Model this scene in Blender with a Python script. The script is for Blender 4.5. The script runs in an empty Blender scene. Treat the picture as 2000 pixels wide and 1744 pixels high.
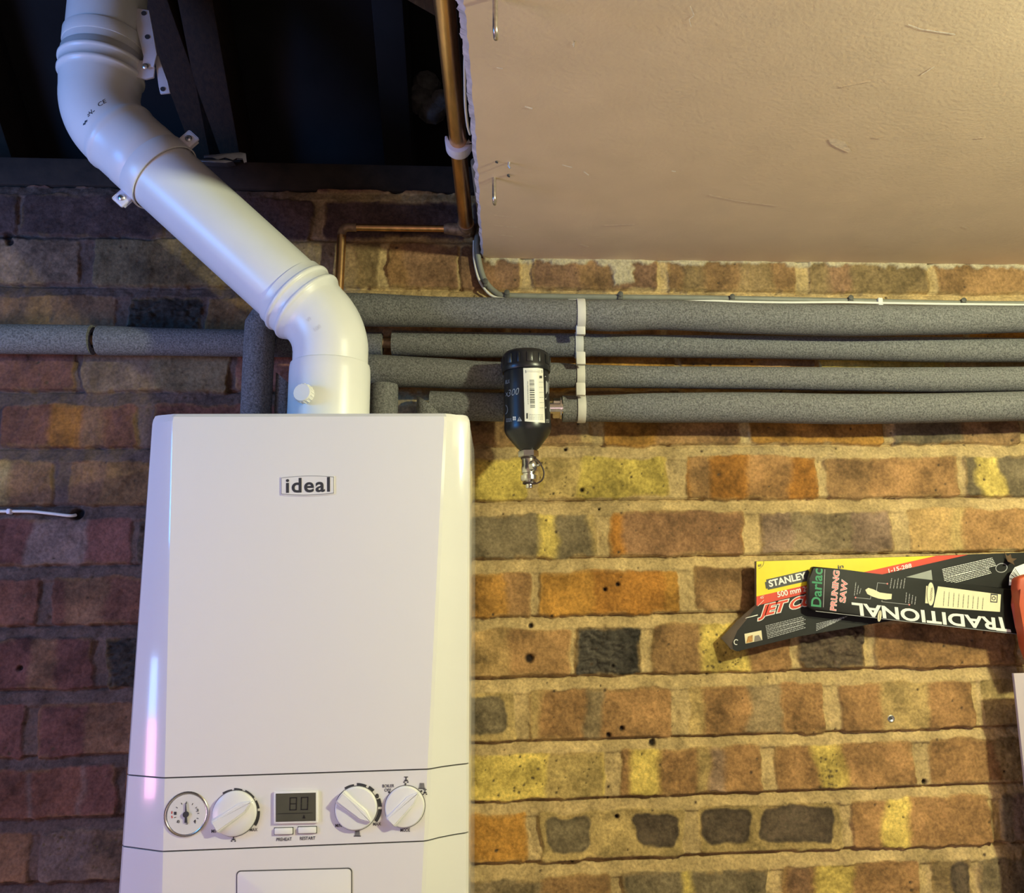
import bpy, bmesh, math, random
import numpy as np
from mathutils import Vector, Matrix
from mathutils.bvhtree import BVHTree

C = bpy.context.scene.collection
S = bpy.context.scene
RND = random.Random(7)

# ---------------------------------------------------------------- camera, world, lights, exposure
F_PX, PX, PY = 1800.0, 1130.0, 850.0
YAW, PITCH, ROLL = 0.0841, 0.1926, -0.0198
CAM = Vector((0.0, -1.3599, 1.6))
ZC = 1.6 + 0.5467                                        # underside of the ceiling board
cy, sy, cp, sp, cr, sr = (math.cos(YAW), math.sin(YAW), math.cos(PITCH), math.sin(PITCH), math.cos(ROLL), math.sin(ROLL))
FWD = Vector((sy * cp, cy * cp, sp))
_r0 = Vector((cy, -sy, 0)); _u0 = _r0.cross(FWD)
RIGHT = cr * _r0 + sr * _u0
UP = -sr * _r0 + cr * _u0
cam = bpy.data.cameras.new('camera'); camo = bpy.data.objects.new('camera', cam); C.objects.link(camo)
cam.sensor_fit = 'HORIZONTAL'; cam.sensor_width = 36.0; cam.lens = F_PX * 36.0 / 2000.0
cam.shift_x = (1000 - PX) / 2000.0; cam.shift_y = (PY - 872) / 2000.0
cam.clip_start = 0.02
mw = Matrix((RIGHT, UP, -FWD)).transposed().to_4x4(); mw.translation = CAM
camo.matrix_world = mw
S.camera = camo

w = bpy.data.worlds.new('world'); S.world = w; w.use_nodes = True
w.node_tree.nodes['Background'].inputs[0].default_value = (0.09, 0.075, 0.07, 1)
w.node_tree.nodes['Background'].inputs[1].default_value = 1.0

def light(name, kind, loc, col, power, size=0.1, size_y=None, target=None):
    l = bpy.data.lights.new(name, kind); l.color = col; l.energy = power
    if kind == 'AREA':
        l.shape = 'RECTANGLE'; l.size = size; l.size_y = size_y or size
    else:
        l.shadow_soft_size = size
    o = bpy.data.objects.new(name, l); C.objects.link(o); o.location = loc
    if target is not None:
        o.rotation_euler = (Vector(target) - Vector(loc)).to_track_quat('-Z', 'Y').to_euler()
    return o
light('garage_bulb', 'POINT', (0.87, -1.05, ZC - 0.072), (0.96, 1.0, 0.66), 56, 0.03)
light('screen_blue', 'AREA', (-1.34, -0.86, 1.92), (0.05, 0.34, 1.0), 9.5, 0.35, 0.3, (-0.60, -0.15, 2.40))
light('violet_fill', 'AREA', (-1.50, -1.15, 1.20), (1.0, 0.66, 0.92), 6.0, 0.5, 0.5, (-0.45, -0.15, 1.5))  # added soft violet fill for the left side, no real screen
light('strip_blue', 'AREA', (-1.60, -0.520, 1.457), (0.25, 0.48, 1.0), 0.55, 0.08, 0.134, (-0.4, -0.29, 1.45))
light('strip_pink', 'AREA', (-1.60, -0.525, 1.302), (1.0, 0.42, 0.75), 0.75, 0.09, 0.170, (-0.4, -0.29, 1.45))
light('front_fill', 'AREA', (0.35, -3.1, 1.15), (1.0, 0.68, 0.68), 7.5, 1.3, 1.3, (0.0, 0.0, 1.55))  # fill added behind the camera to lift the front; no known doorway

S.view_settings.view_transform = 'Standard'; S.view_settings.look = 'None'
S.view_settings.gamma = 1.0; S.view_settings.use_curve_mapping = False
S.view_settings.exposure = 0.0
try:
    S.cycles.use_denoising = True
except Exception:
    pass

# ---------------------------------------------------------------- measuring helpers
def ray(px, py):
    return (RIGHT * ((px - PX) / F_PX) - UP * ((py - PY) / F_PX) + FWD)
def W(px, py, d=0.0):
    "point of the vertical plane d metres in front of the brick face"
    r = ray(px, py); return CAM + r * ((-d - CAM.y) / r.y)
def H(px, py, z):
    "point of the horizontal plane z"
    r = ray(px, py); return CAM + r * ((z - CAM.z) / r.z)
def PLN(px, py, p0, n):
    r = ray(px, py); return CAM + r * ((p0 - CAM).dot(n) / r.dot(n))
def proj(p):
    c = Vector(p) - CAM; k = c.dot(FWD)
    return (c.dot(RIGHT) / k * F_PX + PX, -c.dot(UP) / k * F_PX + PY)

# ---------------------------------------------------------------- materials
MATS = {}
def mat(name, col, rough=0.5, metal=0.0, var=0.0, vscale=60.0, bump=0.0, bscale=400.0, coat=0.0, spec=0.5, stretch=None):
    m = bpy.data.materials.new(name); m.use_nodes = True; MATS[name] = m
    nt = m.node_tree; b = nt.nodes['Principled BSDF']
    b.inputs['Base Color'].default_value = (*col, 1); b.inputs['Roughness'].default_value = rough
    b.inputs['Metallic'].default_value = metal
    b.inputs['Coat Weight'].default_value = coat
    b.inputs['Specular IOR Level'].default_value = spec
    if var or bump:
        tc = nt.nodes.new('ShaderNodeTexCoord'); src = tc.outputs['Object']
        if stretch:
            mp = nt.nodes.new('ShaderNodeMapping'); mp.inputs['Scale'].default_value = stretch
            nt.links.new(src, mp.inputs['Vector']); src = mp.outputs['Vector']
    if var:
        n = nt.nodes.new('ShaderNodeTexNoise'); n.inputs['Scale'].default_value = vscale; n.inputs['Detail'].default_value = 6
        nt.links.new(src, n.inputs['Vector'])
        mr = nt.nodes.new('ShaderNodeMapRange'); mr.inputs['From Min'].default_value = 0.3; mr.inputs['From Max'].default_value = 0.7
        mr.inputs['To Min'].default_value = 1 - var; mr.inputs['To Max'].default_value = 1 + var
        nt.links.new(n.outputs['Fac'], mr.inputs['Value'])
        vm = nt.nodes.new('ShaderNodeVectorMath'); vm.operation = 'SCALE'; vm.inputs[0].default_value = col
        nt.links.new(mr.outputs['Result'], vm.inputs['Scale']); nt.links.new(vm.outputs['Vector'], b.inputs['Base Color'])
    if bump:
        n2 = nt.nodes.new('ShaderNodeTexNoise'); n2.inputs['Scale'].default_value = bscale; n2.inputs['Detail'].default_value = 3
        nt.links.new(src, n2.inputs['Vector'])
        bp = nt.nodes.new('ShaderNodeBump'); bp.inputs['Strength'].default_value = bump; bp.inputs['Distance'].default_value = 0.002
        nt.links.new(n2.outputs['Fac'], bp.inputs['Height']); nt.links.new(bp.outputs['Normal'], b.inputs['Normal'])
    return m
mat('white_enamel', (0.78, 0.76, 0.72), 0.11, coat=0.3, var=0.015, vscale=8)
mat('white_satin', (0.76, 0.73, 0.70), 0.5, bump=0.03, bscale=1500)
mat('white_plastic', (0.83, 0.82, 0.77), 0.33, var=0.02, vscale=20)
mat('knob_plastic', (0.80, 0.79, 0.76), 0.25, var=0.01)
mat('seam', (0.09, 0.085, 0.08), 0.7, var=0.1)
mat('print_dark', (0.035, 0.035, 0.04), 0.5, var=0.05)
mat('print_grey', (0.28, 0.27, 0.27), 0.5, var=0.05)
mat('lcd', (0.080, 0.077, 0.055), 0.25, var=0.1, vscale=30)
mat('lcd_digit', (0.006, 0.006, 0.005), 0.4, var=0.05)
mat('red_print', (0.55, 0.04, 0.03), 0.4, var=0.05)
mat('dial_white', (0.72, 0.70, 0.67), 0.3, var=0.02)
mat('foam', (0.165, 0.162, 0.152), 0.95, var=0.5, vscale=420, bump=0.8, bscale=700, spec=0.2)
mat('foam_cut', (0.26, 0.25, 0.24), 0.95, var=0.3, vscale=500, bump=0.5, bscale=900, spec=0.2)
mat('copper', (0.80, 0.46, 0.19), 0.32, 1.0, var=0.25, vscale=25, bump=0.05, bscale=200, stretch=(3, 0.6, 3))
mat('copper_dull', (0.34, 0.23, 0.14), 0.6, 0.6, var=0.4, vscale=120, bump=0.2, bscale=500)
mat('chrome', (0.70, 0.68, 0.64), 0.22, 1.0, var=0.08, vscale=90)
mat('hook_metal', (0.55, 0.48, 0.40), 0.28, 0.85, var=0.2, vscale=200)
mat('steel', (0.62, 0.62, 0.62), 0.35, 1.0, var=0.12, vscale=80)
mat('black_plastic', (0.012, 0.012, 0.013), 0.33, var=0.1)
mat('black_gloss', (0.010, 0.010, 0.011), 0.22, var=0.1)
mat('print_white', (0.78, 0.76, 0.70), 0.5, var=0.03)
mat('label_white', (0.76, 0.73, 0.64), 0.4, var=0.03, vscale=50)
mat('print_silver', (0.34, 0.34, 0.34), 0.4, var=0.05)
mat('strap_white', (0.62, 0.59, 0.52), 0.55, var=0.06, vscale=40)
mat('cord_brown', (0.035, 0.016, 0.018), 0.5, var=0.1)
mat('cable_grey', (0.20, 0.20, 0.16), 0.55, var=0.12, vscale=50)
mat('cable_white', (0.74, 0.72, 0.64), 0.45, var=0.05)
mat('clip_dark', (0.07, 0.066, 0.055), 0.6, var=0.1)
mat('clip_white', (0.74, 0.70, 0.74), 0.4, var=0.04)
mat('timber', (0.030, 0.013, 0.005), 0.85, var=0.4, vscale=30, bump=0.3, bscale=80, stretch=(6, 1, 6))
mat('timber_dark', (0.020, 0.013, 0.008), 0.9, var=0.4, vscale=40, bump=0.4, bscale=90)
mat('loft_shade', (0.006, 0.006, 0.0065), 0.95, var=0.4, vscale=12, bump=0.3, bscale=60)  # near-black colour stands in for the unlit loft
mat('old_block', (0.10, 0.095, 0.09), 0.95, var=0.5, vscale=60, bump=0.6, bscale=120)
mat('board_edge', (0.62, 0.56, 0.55), 0.85, var=0.25, vscale=80, bump=0.4, bscale=200)
mat('scratch', (0.95, 0.86, 0.70), 0.7, var=0.1, vscale=200, bump=0.2, bscale=220)
mat('scuff', (0.88, 0.72, 0.50), 0.7, var=0.1, vscale=150, bump=0.16, bscale=220)
mat('concrete', (0.55, 0.52, 0.49), 0.9, var=0.15, vscale=9, bump=0.2, bscale=60)
mat('card_yellow', (0.80, 0.62, 0.012), 0.35, var=0.03)
mat('card_red', (0.62, 0.055, 0.025), 0.35, var=0.04)
mat('card_black', (0.009, 0.009, 0.008), 0.42, var=0.2, vscale=30, bump=0.03, bscale=40, spec=0.3)
mat('card_grey', (0.20, 0.17, 0.15), 0.5, var=0.08)
mat('card_panel_grey', (0.30, 0.31, 0.28), 0.4, var=0.04)
mat('print_green', (0.02, 0.22, 0.09), 0.4, var=0.05)
mat('print_pink', (0.72, 0.20, 0.20), 0.4, var=0.05)
mat('print_cream', (0.74, 0.66, 0.42), 0.45, var=0.03)
mat('picture_tan', (0.45, 0.22, 0.05), 0.4, var=0.5, vscale=160)
mat('orange_paint', (0.42, 0.06, 0.015), 0.55, var=0.15, vscale=40)
mat('lilac_board', (0.42, 0.35, 0.37), 0.7, var=0.03, vscale=10)
mat('leaf_brown', (0.10, 0.055, 0.022), 0.8, var=0.3, vscale=120)

# ---------------------------------------------------------------- mesh builder
class MB:
    def __init__(self, *names):
        self.bm = bmesh.new(); self.names = list(names)
    def mi(self, m):
        if m is None: return 0
        if m not in self.names: self.names.append(m)
        return self.names.index(m)
    def face(self, vs, m=None):
        try:
            f = self.bm.faces.new(vs)
        except ValueError:
            return None
        f.material_index = self.mi(m); return f
    def poly(self, pts, m=None):
        return self.face([self.bm.verts.new(p) for p in pts], m)
    def prism(self, pts, vec, m=None, side=None, bevel=0.0, seg=2):
        "front outline pts, pushed back by vec"
        vec = Vector(vec); pts = [Vector(p) for p in pts]
        a = [self.bm.verts.new(p) for p in pts]; b = [self.bm.verts.new(p + vec) for p in pts]
        fs = [self.face(a, m), self.face(b[::-1], m)]
        n = len(pts)
        for i in range(n):
            fs.append(self.face([a[i], b[i], b[(i + 1) % n], a[(i + 1) % n]], side or m))
        if bevel:
            es = list({e for f in fs if f for e in f.edges})
            bmesh.ops.bevel(self.bm, geom=es, offset=bevel, segments=seg, affect='EDGES', profile=0.5)
    def box(self, c, s, m=None, bevel=0.0, rot=None, seg=2):
        c = Vector(c); hx, hy, hz = s[0] / 2, s[1] / 2, s[2] / 2
        R = rot or Matrix.Identity(3)
        f = [c + R @ Vector(p) for p in ((-hx, -hy, -hz), (hx, -hy, -hz), (hx, -hy, hz), (-hx, -hy, hz))]
        self.prism(f, R @ Vector((0, 2 * hy, 0)), m, None, bevel, seg)
    def sweep(self, pts, radii, seg=24, m=None, cap=True, ell=1.0, up=None, closed=False):
        pts = [Vector(p) for p in pts]
        if not hasattr(radii, '__len__'): radii = [radii] * len(pts)
        n = len(pts); T = []
        for i in range(n):
            a = pts[max(i - 1, 0)]; b = pts[min(i + 1, n - 1)]
            if (b - a).length < 1e-9: a = pts[max(i - 2, 0)]; b = pts[min(i + 2, n - 1)]
            T.append((b - a).normalized())
        u = Vector(up) if up else (Vector((0, 0, 1)) if abs(T[0].z) < 0.9 else Vector((1, 0, 0)))
        u = (u - T[0] * u.dot(T[0])).normalized(); rings = []
        for i in range(n):
            u = (u - T[i] * u.dot(T[i])).normalized(); v = T[i].cross(u)
            rings.append([self.bm.verts.new(pts[i] + (u * math.cos(t) + v * math.sin(t) * ell) * radii[i])
                          for t in (2 * math.pi * k / seg for k in range(seg))])
        for i in range(n - 1):
            for k in range(seg):
                self.face([rings[i][k], rings[i + 1][k], rings[i + 1][(k + 1) % seg], rings[i][(k + 1) % seg]], m)
        if cap:
            self.face(rings[0], m); self.face(rings[-1][::-1], m)
    def lathe(self, o, axis, prof, seg=32, m=None, cap=True, up=None):
        axis = Vector(axis).normalized(); o = Vector(o)
        self.sweep_raw([o + axis * h for r, h in prof], [r for r, h in prof], axis, seg, m, cap, up)
    def sweep_raw(self, pts, radii, axis, seg, m, cap, up=None):
        u = Vector(up) if up else (Vector((0, 0, 1)) if abs(axis.z) < 0.9 else Vector((1, 0, 0)))
        u = (u - axis * u.dot(axis)).normalized(); v = axis.cross(u); rings = []
        for p, r in zip(pts, radii):
            rings.append([self.bm.verts.new(p + (u * math.cos(t) + v * math.sin(t)) * r) for t in (2 * math.pi * k / seg for k in range(seg))])
        for i in range(len(pts) - 1):
            for k in range(seg):
                self.face([rings[i][k], rings[i + 1][k], rings[i + 1][(k + 1) % seg], rings[i][(k + 1) % seg]], m)
        if cap:
            self.face(rings[0], m); self.face(rings[-1][::-1], m)
    def shape2d(self, verts, faces, fmap, m=None):
        vs = [self.bm.verts.new(fmap(*p)) for p in verts]
        for f in faces: self.face([vs[i] for i in f], m)
    def build(self, name, parent=None, loc=None, sharp=38):
        bm = self.bm
        bmesh.ops.recalc_face_normals(bm, faces=bm.faces)
        sh = math.radians(sharp)
        for f in bm.faces: f.smooth = True
        for e in bm.edges:
            if len(e.link_faces) != 2 or e.calc_face_angle(0) > sh or e.link_faces[0].material_index != e.link_faces[1].material_index: e.smooth = False
        me = bpy.data.meshes.new(name); o = bpy.data.objects.new(name, me); C.objects.link(o)
        org = Vector(loc) if loc is not None else Vector((0, 0, 0))
        if parent is not None: org = Vector(parent['_org'])
        bmesh.ops.translate(bm, verts=bm.verts, vec=-org)
        bm.to_mesh(me); bm.free()
        for n in self.names: me.materials.append(MATS[n])
        if parent is not None:
            o.parent = parent; o['_org'] = list(org)
        else:
            o.location = org; o['_org'] = list(org)
        return o

def thing(name, loc, label, cat, group=None):
    o = bpy.data.objects.new(name, None); C.objects.link(o); o.location = loc; o.empty_display_size = 0.02
    o['_org'] = list(loc); return tag(o, label, cat, group)
def tag(o, label, cat, group=None):
    o['label'] = label; o['category'] = cat
    if group: o['group'] = group
    return o
def struct(o, label=None):
    o['kind'] = 'structure'
    if label: o['label'] = label
    return o

_TXT = {}; _BOX = {}
def text2d(s, bold=0.0, shear=0.0, spacing=1.0, box=None):
    "outline of a word as flat triangles, box normalised to 0..1"
    key = (s, bold, shear, spacing, box)
    if key in _TXT: return _TXT[key]
    cu = bpy.data.curves.new('t', 'FONT'); cu.body = s; cu.offset = bold; cu.shear = shear; cu.space_character = spacing
    cu.resolution_u = 4; cu.fill_mode = 'FRONT'
    o = bpy.data.objects.new('t', cu); C.objects.link(o)
    bpy.context.view_layer.update()
    dg = bpy.context.evaluated_depsgraph_get()
    me = bpy.data.meshes.new_from_object(o.evaluated_get(dg))
    v = np.array([(p.co.x, p.co.y) for p in me.vertices]); f = [tuple(p.vertices) for p in me.polygons]
    bpy.data.objects.remove(o); bpy.data.curves.remove(cu); bpy.data.meshes.remove(me)
    lo, hi = v.min(0), v.max(0); _BOX[key] = (lo, hi)
    if box is not None:
        text2d(s, box, shear, spacing); lo, hi = _BOX[(s, box, shear, spacing, None)]
    v = (v - lo) / (hi - lo)
    _TXT[key] = ([tuple(p) for p in v], f); return _TXT[key]

def ptext(mb, s, ll, lr, ul, fmap, m, bold=0.0, shear=0.0, spacing=1.0, box=None):
    "write s in the picture parallelogram ll-lr-ul, carried to the surface by fmap(px, py)"
    v, f = text2d(s, bold, shear, spacing, box)
    mb.shape2d(v, f, lambda a, b: fmap(ll[0] + (lr[0] - ll[0]) * a + (ul[0] - ll[0]) * b, ll[1] + (lr[1] - ll[1]) * a + (ul[1] - ll[1]) * b), m)
def ppoly(mb, pts, fmap, m):
    mb.poly([fmap(*p) for p in pts], m)
def pgrid(mb, q, fmap, m, nu=10, nv=14):
    "quad ll, lr, ur, ul laid on a curved surface"
    P = []
    for j in range(nv + 1):
        row = []
        for i in range(nu + 1):
            a, b = i / nu, j / nv
            x = (q[0][0] * (1 - a) + q[1][0] * a) * (1 - b) + (q[3][0] * (1 - a) + q[2][0] * a) * b
            y = (q[0][1] * (1 - a) + q[1][1] * a) * (1 - b) + (q[3][1] * (1 - a) + q[2][1] * a) * b
            row.append(mb.bm.verts.new(fmap(x, y)))
        P.append(row)
    for j in range(nv):
        for i in range(nu):
            mb.face([P[j][i], P[j][i + 1], P[j + 1][i + 1], P[j + 1][i]], m)
def surf(bm, off=0.0003):
    "carry a picture point onto the surface of a finished bmesh"
    bm.normal_update(); t = BVHTree.FromBMesh(bm)
    def f(px, py, off=off):
        d = ray(px, py).normalized(); loc, n, i, dist = t.ray_cast(CAM, d)
        if loc is None:
            loc, n, i, dist = t.find_nearest(CAM + d * 1.2)
        if n.dot(d) > 0: n = -n
        return loc + n * off
    return f
def smooth_path(pts, n=12):
    pts = [Vector(p) for p in pts]; out = []
    for i in range(len(pts) - 1):
        p0 = pts[max(i - 1, 0)]; p1 = pts[i]; p2 = pts[i + 1]; p3 = pts[min(i + 2, len(pts) - 1)]
        for k in range(n):
            t = k / n
            out.append(0.5 * ((2 * p1) + (p2 - p0) * t + (2 * p0 - 5 * p1 + 4 * p2 - p3) * t * t + (3 * p1 - p0 - 3 * p2 + p3) * t ** 3))
    out.append(pts[-1]); return out
def fillet(a, b, c, r, n=10):
    "points of the round bend at b"
    a, b, c = Vector(a), Vector(b), Vector(c)
    d1 = (a - b).normalized(); d2 = (c - b).normalized(); ang = d1.angle(d2)
    t = r / math.tan(ang / 2); ctr = b + (d1 + d2).normalized() * (r / math.sin(ang / 2))
    s = b + d1 * t - ctr; e = b + d2 * t - ctr; out = []
    tot = s.angle(e); ax = s.cross(e).normalized()
    for k in range(n + 1):
        out.append(ctr + Matrix.Rotation(tot * k / n, 3, ax) @ s)
    return out
def wordbars(mb, a, b, h, fmap, m, seed, gap=0.18):
    "a line of print too small to read, as a row of bars from a to b"
    r = random.Random(seed); a = Vector((*a, 0)); b = Vector((*b, 0)); L = (b - a).length; d = (b - a) / L; n = Vector((-d.y, d.x, 0)); t = 0
    while t < L:
        w = min(r.uniform(1.6, 5.5) * h, L - t)
        q = [a + d * t, a + d * (t + w), a + d * (t + w) + n * h, a + d * t + n * h]
        ppoly(mb, [(p.x, p.y) for p in q], fmap, m); t += w + h * (0.5 + gap)
# ---------------------------------------------------------------- the brick wall
def vnoise(x, y, s, seed):
    g = np.random.default_rng(seed).random((256, 256)); x = x * s; y = y * s
    xi = np.floor(x).astype(int); yi = np.floor(y).astype(int); xf = x - xi; yf = y - yi
    xf = xf * xf * (3 - 2 * xf); yf = yf * yf * (3 - 2 * yf)
    a = g[xi % 256, yi % 256]; b = g[(xi + 1) % 256, yi % 256]; c = g[xi % 256, (yi + 1) % 256]; d = g[(xi + 1) % 256, (yi + 1) % 256]
    return (a * (1 - xf) + b * xf) * (1 - yf) + (c * (1 - xf) + d * xf) * yf - 0.5
def fbm(x, y, s, seed, o=4):
    return sum(vnoise(x, y, s * 2 ** i, seed + i) / 2 ** i for i in range(o))
def sstep(a, b, t):
    t = np.clip((t - a) / (b - a), 0, 1); return t * t * (3 - 2 * t)

PAL = {'o': (.34, .165, .032), 'O': (.31, .13, .024), 'p': (.28, .15, .058), 'b': (.24, .135, .055), 'y': (.60, .435, .105), 'Y': (.41, .30, .068),
       'g': (.160, .120, .066), 'G': (.205, .150, .078), 'd': (.085, .06, .038), 'k': (.042, .035, .027), 'm': (.42, .295, .133), 'u': (.23, .15, .095),
       'r': (.185, .08, .05), 'R': (.165, .07, .052), 't': (.22, .12, .062), 'v': (.21, .15, .12), 'e': (.20, .133, .058), 'l': (.36, .225, .085),
       'w': (.42, .35, .22), 's': (.36, .25, .095), 'x': (.085, .052, .044)}  # 'x' puts the shade of the unlit top course into its brick colour
ROWZ = {-5: .658, -4: .5763, -3: .4973, -2: .416, -1: .3354, 0: .2508, 1: .1674, 2: .0831, 3: -.0003, 4: -.0862, 5: -.1739, 6: -.253, 7: -.3342, 8: -.417, 9: -.50}
ROWH = {-3: .072, -2: .064, 4: .068, 5: .069}
ROWS = {
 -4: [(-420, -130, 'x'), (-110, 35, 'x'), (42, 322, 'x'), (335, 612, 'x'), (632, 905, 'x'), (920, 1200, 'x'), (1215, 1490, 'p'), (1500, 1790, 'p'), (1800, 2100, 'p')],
 -3: [(-420, -140, 'r'), (-120, 152, 'u'), (178, 455, 'G', (285, 455, 'e')), (475, 739, 'e', (475, 660, 'G')), (755, 892, 't', (755, 790, 'p')), (897, 1015, 't'), (1038, 1286, 't', (1120, 1200, 'b')), (1306, 1550, 'b', (1335, 1375, 'e'), (1440, 1500, 'e')), (1582, 1812, 'e', (1620, 1665, 't')), (1828, 2100, 'b'), (2115, 2400, 'p')],
 -2: [(-300, -65, 'r'), (-50, 222, 't', (60, 95, 'p')), (247, 392, 'k'), (403, 690, 'b'), (700, 990, 'p'), (1000, 1290, 'p'), (1300, 1590, 'b'), (1600, 1880, 'p'), (1890, 2200, 'o')],
 -1: [(-420, -150, 'r'), (-135, 148, 'r'), (160, 450, 'G', (160, 300, 'u')), (465, 740, 'r'), (752, 1035, 'p'), (1045, 1318, 'o'), (1326, 1592, 'p', (1326, 1480, 'o')), (1598, 1845, 'y', (1700, 1845, 'Y')), (1855, 2150, 's')],
 0: [(-300, -12, 'r'), (0, 268, 'r', (95, 160, 'O'), (160, 205, 't')), (298, 590, 'r'), (600, 872, 'b'), (885, 1155, 'b', (1128, 1155, 's')), (1180, 1442, 'p', (1180, 1280, 'o')), (1463, 1724, 'o'), (1746, 1990, 'g', (1880, 1990, 'b')), (2003, 2280, 'p')],
 1: [(-460, -190, 'r'), (-170, 104, 't', (-10, 20, 's')), (132, 425, 't', (205, 425, 'b')), (440, 740, 'b'), (752, 1028, 'Y'), (1052, 1308, 'Y', (1052, 1130, 's')), (1341, 1600, 'O', (1341, 1385, 'b'), (1465, 1545, 'p')), (1616, 1876, 'p', (1616, 1700, 'b')), (1887, 2160, 'g', (1908, 1952, 'y'))],
 2: [(-330, -45, 'R'), (-30, 254, 'R', (55, 168, 'v')), (268, 560, 'd'), (580, 860, 'b'), (875, 1168, 'g', (1051, 1083, 'y'), (1150, 1168, 's')), (1190, 1454, 'O', (1220, 1454, 't')), (1487, 1744, 'u', (1548, 1668, 'G')), (1775, 2060, 'l', (1865, 1885, 's'), (1885, 2060, 'p')), (2080, 2300, 'p')],
 3: [(-200, 73, 'r'), (100, 385, 'r', (125, 213, 't')), (400, 700, 'r'), (715, 900, 'p'), (912, 1036, 'p', (912, 985, 'o')), (1054, 1328, 'o', (1150, 1300, 'O')), (1358, 1570, 'b'), (1590, 1850, 'p'), (1865, 2150, 'p')],
 4: [(-110, 184, 'R', (60, 110, 't')), (207, 340, 'k'), (355, 600, 'r'), (620, 830, 'p'), (845, 1118, 'l', (1000, 1118, 'p')), (1126, 1255, 'k'), (1278, 1548, 'b', (1362, 1465, 'y'), (1465, 1548, 'p')), (1563, 1692, 'd'), (1712, 1986, 'p'), (2005, 2280, 'p')],
 5: [(-230, 50, 'R'), (76, 352, 'R', (175, 352, 't')), (370, 660, 'r'), (680, 860, 'p'), (880, 1006, 's', (860, 988, 'g', 1)), (1034, 1310, 'p', (1138, 1178, 'G'), (1034, 1053, 's')), (1345, 1613, 'p', (1463, 1530, 'G'), (1345, 1380, 's')), (1645, 1905, 'p', (1722, 1815, 's')), (1922, 2200, 's')],
 6: [(-380, -80, 'R'), (-60, 228, 'r', (54, 64, 'v'), (64, 152, 'r'), (152, 160, 'v'), (160, 228, 'R')), (246, 540, 'r'), (560, 860, 'p'), (875, 1182, 'y', (1060, 1182, 's')), (1213, 1489, 'p', (1235, 1280, 'y'), (1365, 1395, 's'), (1395, 1420, 'u')), (1520, 1790, 'p', (1594, 1640, 'y'), (1640, 1648, 'Y')), (1819, 2080, 'p', (1960, 2080, 's')), (2100, 2360, 'p')],
 7: [(-225, 60, 't'), (82, 360, 'v', (170, 360, 'u')), (380, 690, 'r'), (710, 840, 'p'), (852, 1032, 'o'), (1054, 1341, 's', (1062, 1155, 'g', 1), (1237, 1330, 'd', 1)), (1369, 1645, 's', (1374, 1466, 'd', 1), (1486, 1634, 'd', 1)), (1668, 1940, 'p', (1732, 1778, 'y')), (1963, 2240, 'g', (1990, 2240, 'u'))],
 8: [(-400, -110, 'R'), (-90, 195, 'R'), (215, 500, 'r'), (520, 740, 'r'), (755, 900, 's'), (915, 1196, 'b', (915, 1055, 'G')), (1218, 1503, 'g', (1335, 1348, 'y')), (1532, 1803, 'p', (1598, 1668, 'y'), (1545, 1590, 't')), (1828, 1905, 'e', (1860, 1900, 'd', 1)), (1920, 2200, 'G')],
 9: [(-300, 0, 'R'), (20, 300, 'r'), (320, 600, 'r'), (620, 900, 'p'), (920, 1200, 'o'), (1220, 1500, 'p'), (1520, 1800, 'b'), (1820, 2100, 'p')],
 -5: [(-300, 0, 'R'), (20, 300, 'R'), (320, 600, 'R'), (620, 900, 'R'), (920, 1200, 'R'), (1220, 1500, 'R'), (1520, 1800, 'R'), (1820, 2100, 'R')],
}
X0, X1, Z0, Z1 = -1.02, 1.10, 1.06, 1.6 + .6575
STEP = .0017
xs = np.arange(X0, X1, STEP); zs = np.arange(Z0, Z1 + 1e-6, STEP); zs[-1] = Z1
GX, GZ = np.meshgrid(xs, zs)
wx = GX + fbm(GX + 5, GZ + 5, 28, 3) * .007 + vnoise(GX, GZ, 130, 33) * .0022
wz = GZ + fbm(GX + 9, GZ + 2, 24, 11) * .006 + vnoise(GX, GZ, 130, 44) * .0022
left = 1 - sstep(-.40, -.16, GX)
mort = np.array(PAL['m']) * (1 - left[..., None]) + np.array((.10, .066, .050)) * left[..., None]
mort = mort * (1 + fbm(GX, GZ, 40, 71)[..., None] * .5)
col = mort.copy()
inside = np.zeros_like(GX); tone = np.zeros_like(GX)
prev = None
jit = random.Random(3)
zline = np.full_like(GX, 0.0)
hm = np.full_like(GX, -.004)
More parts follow.
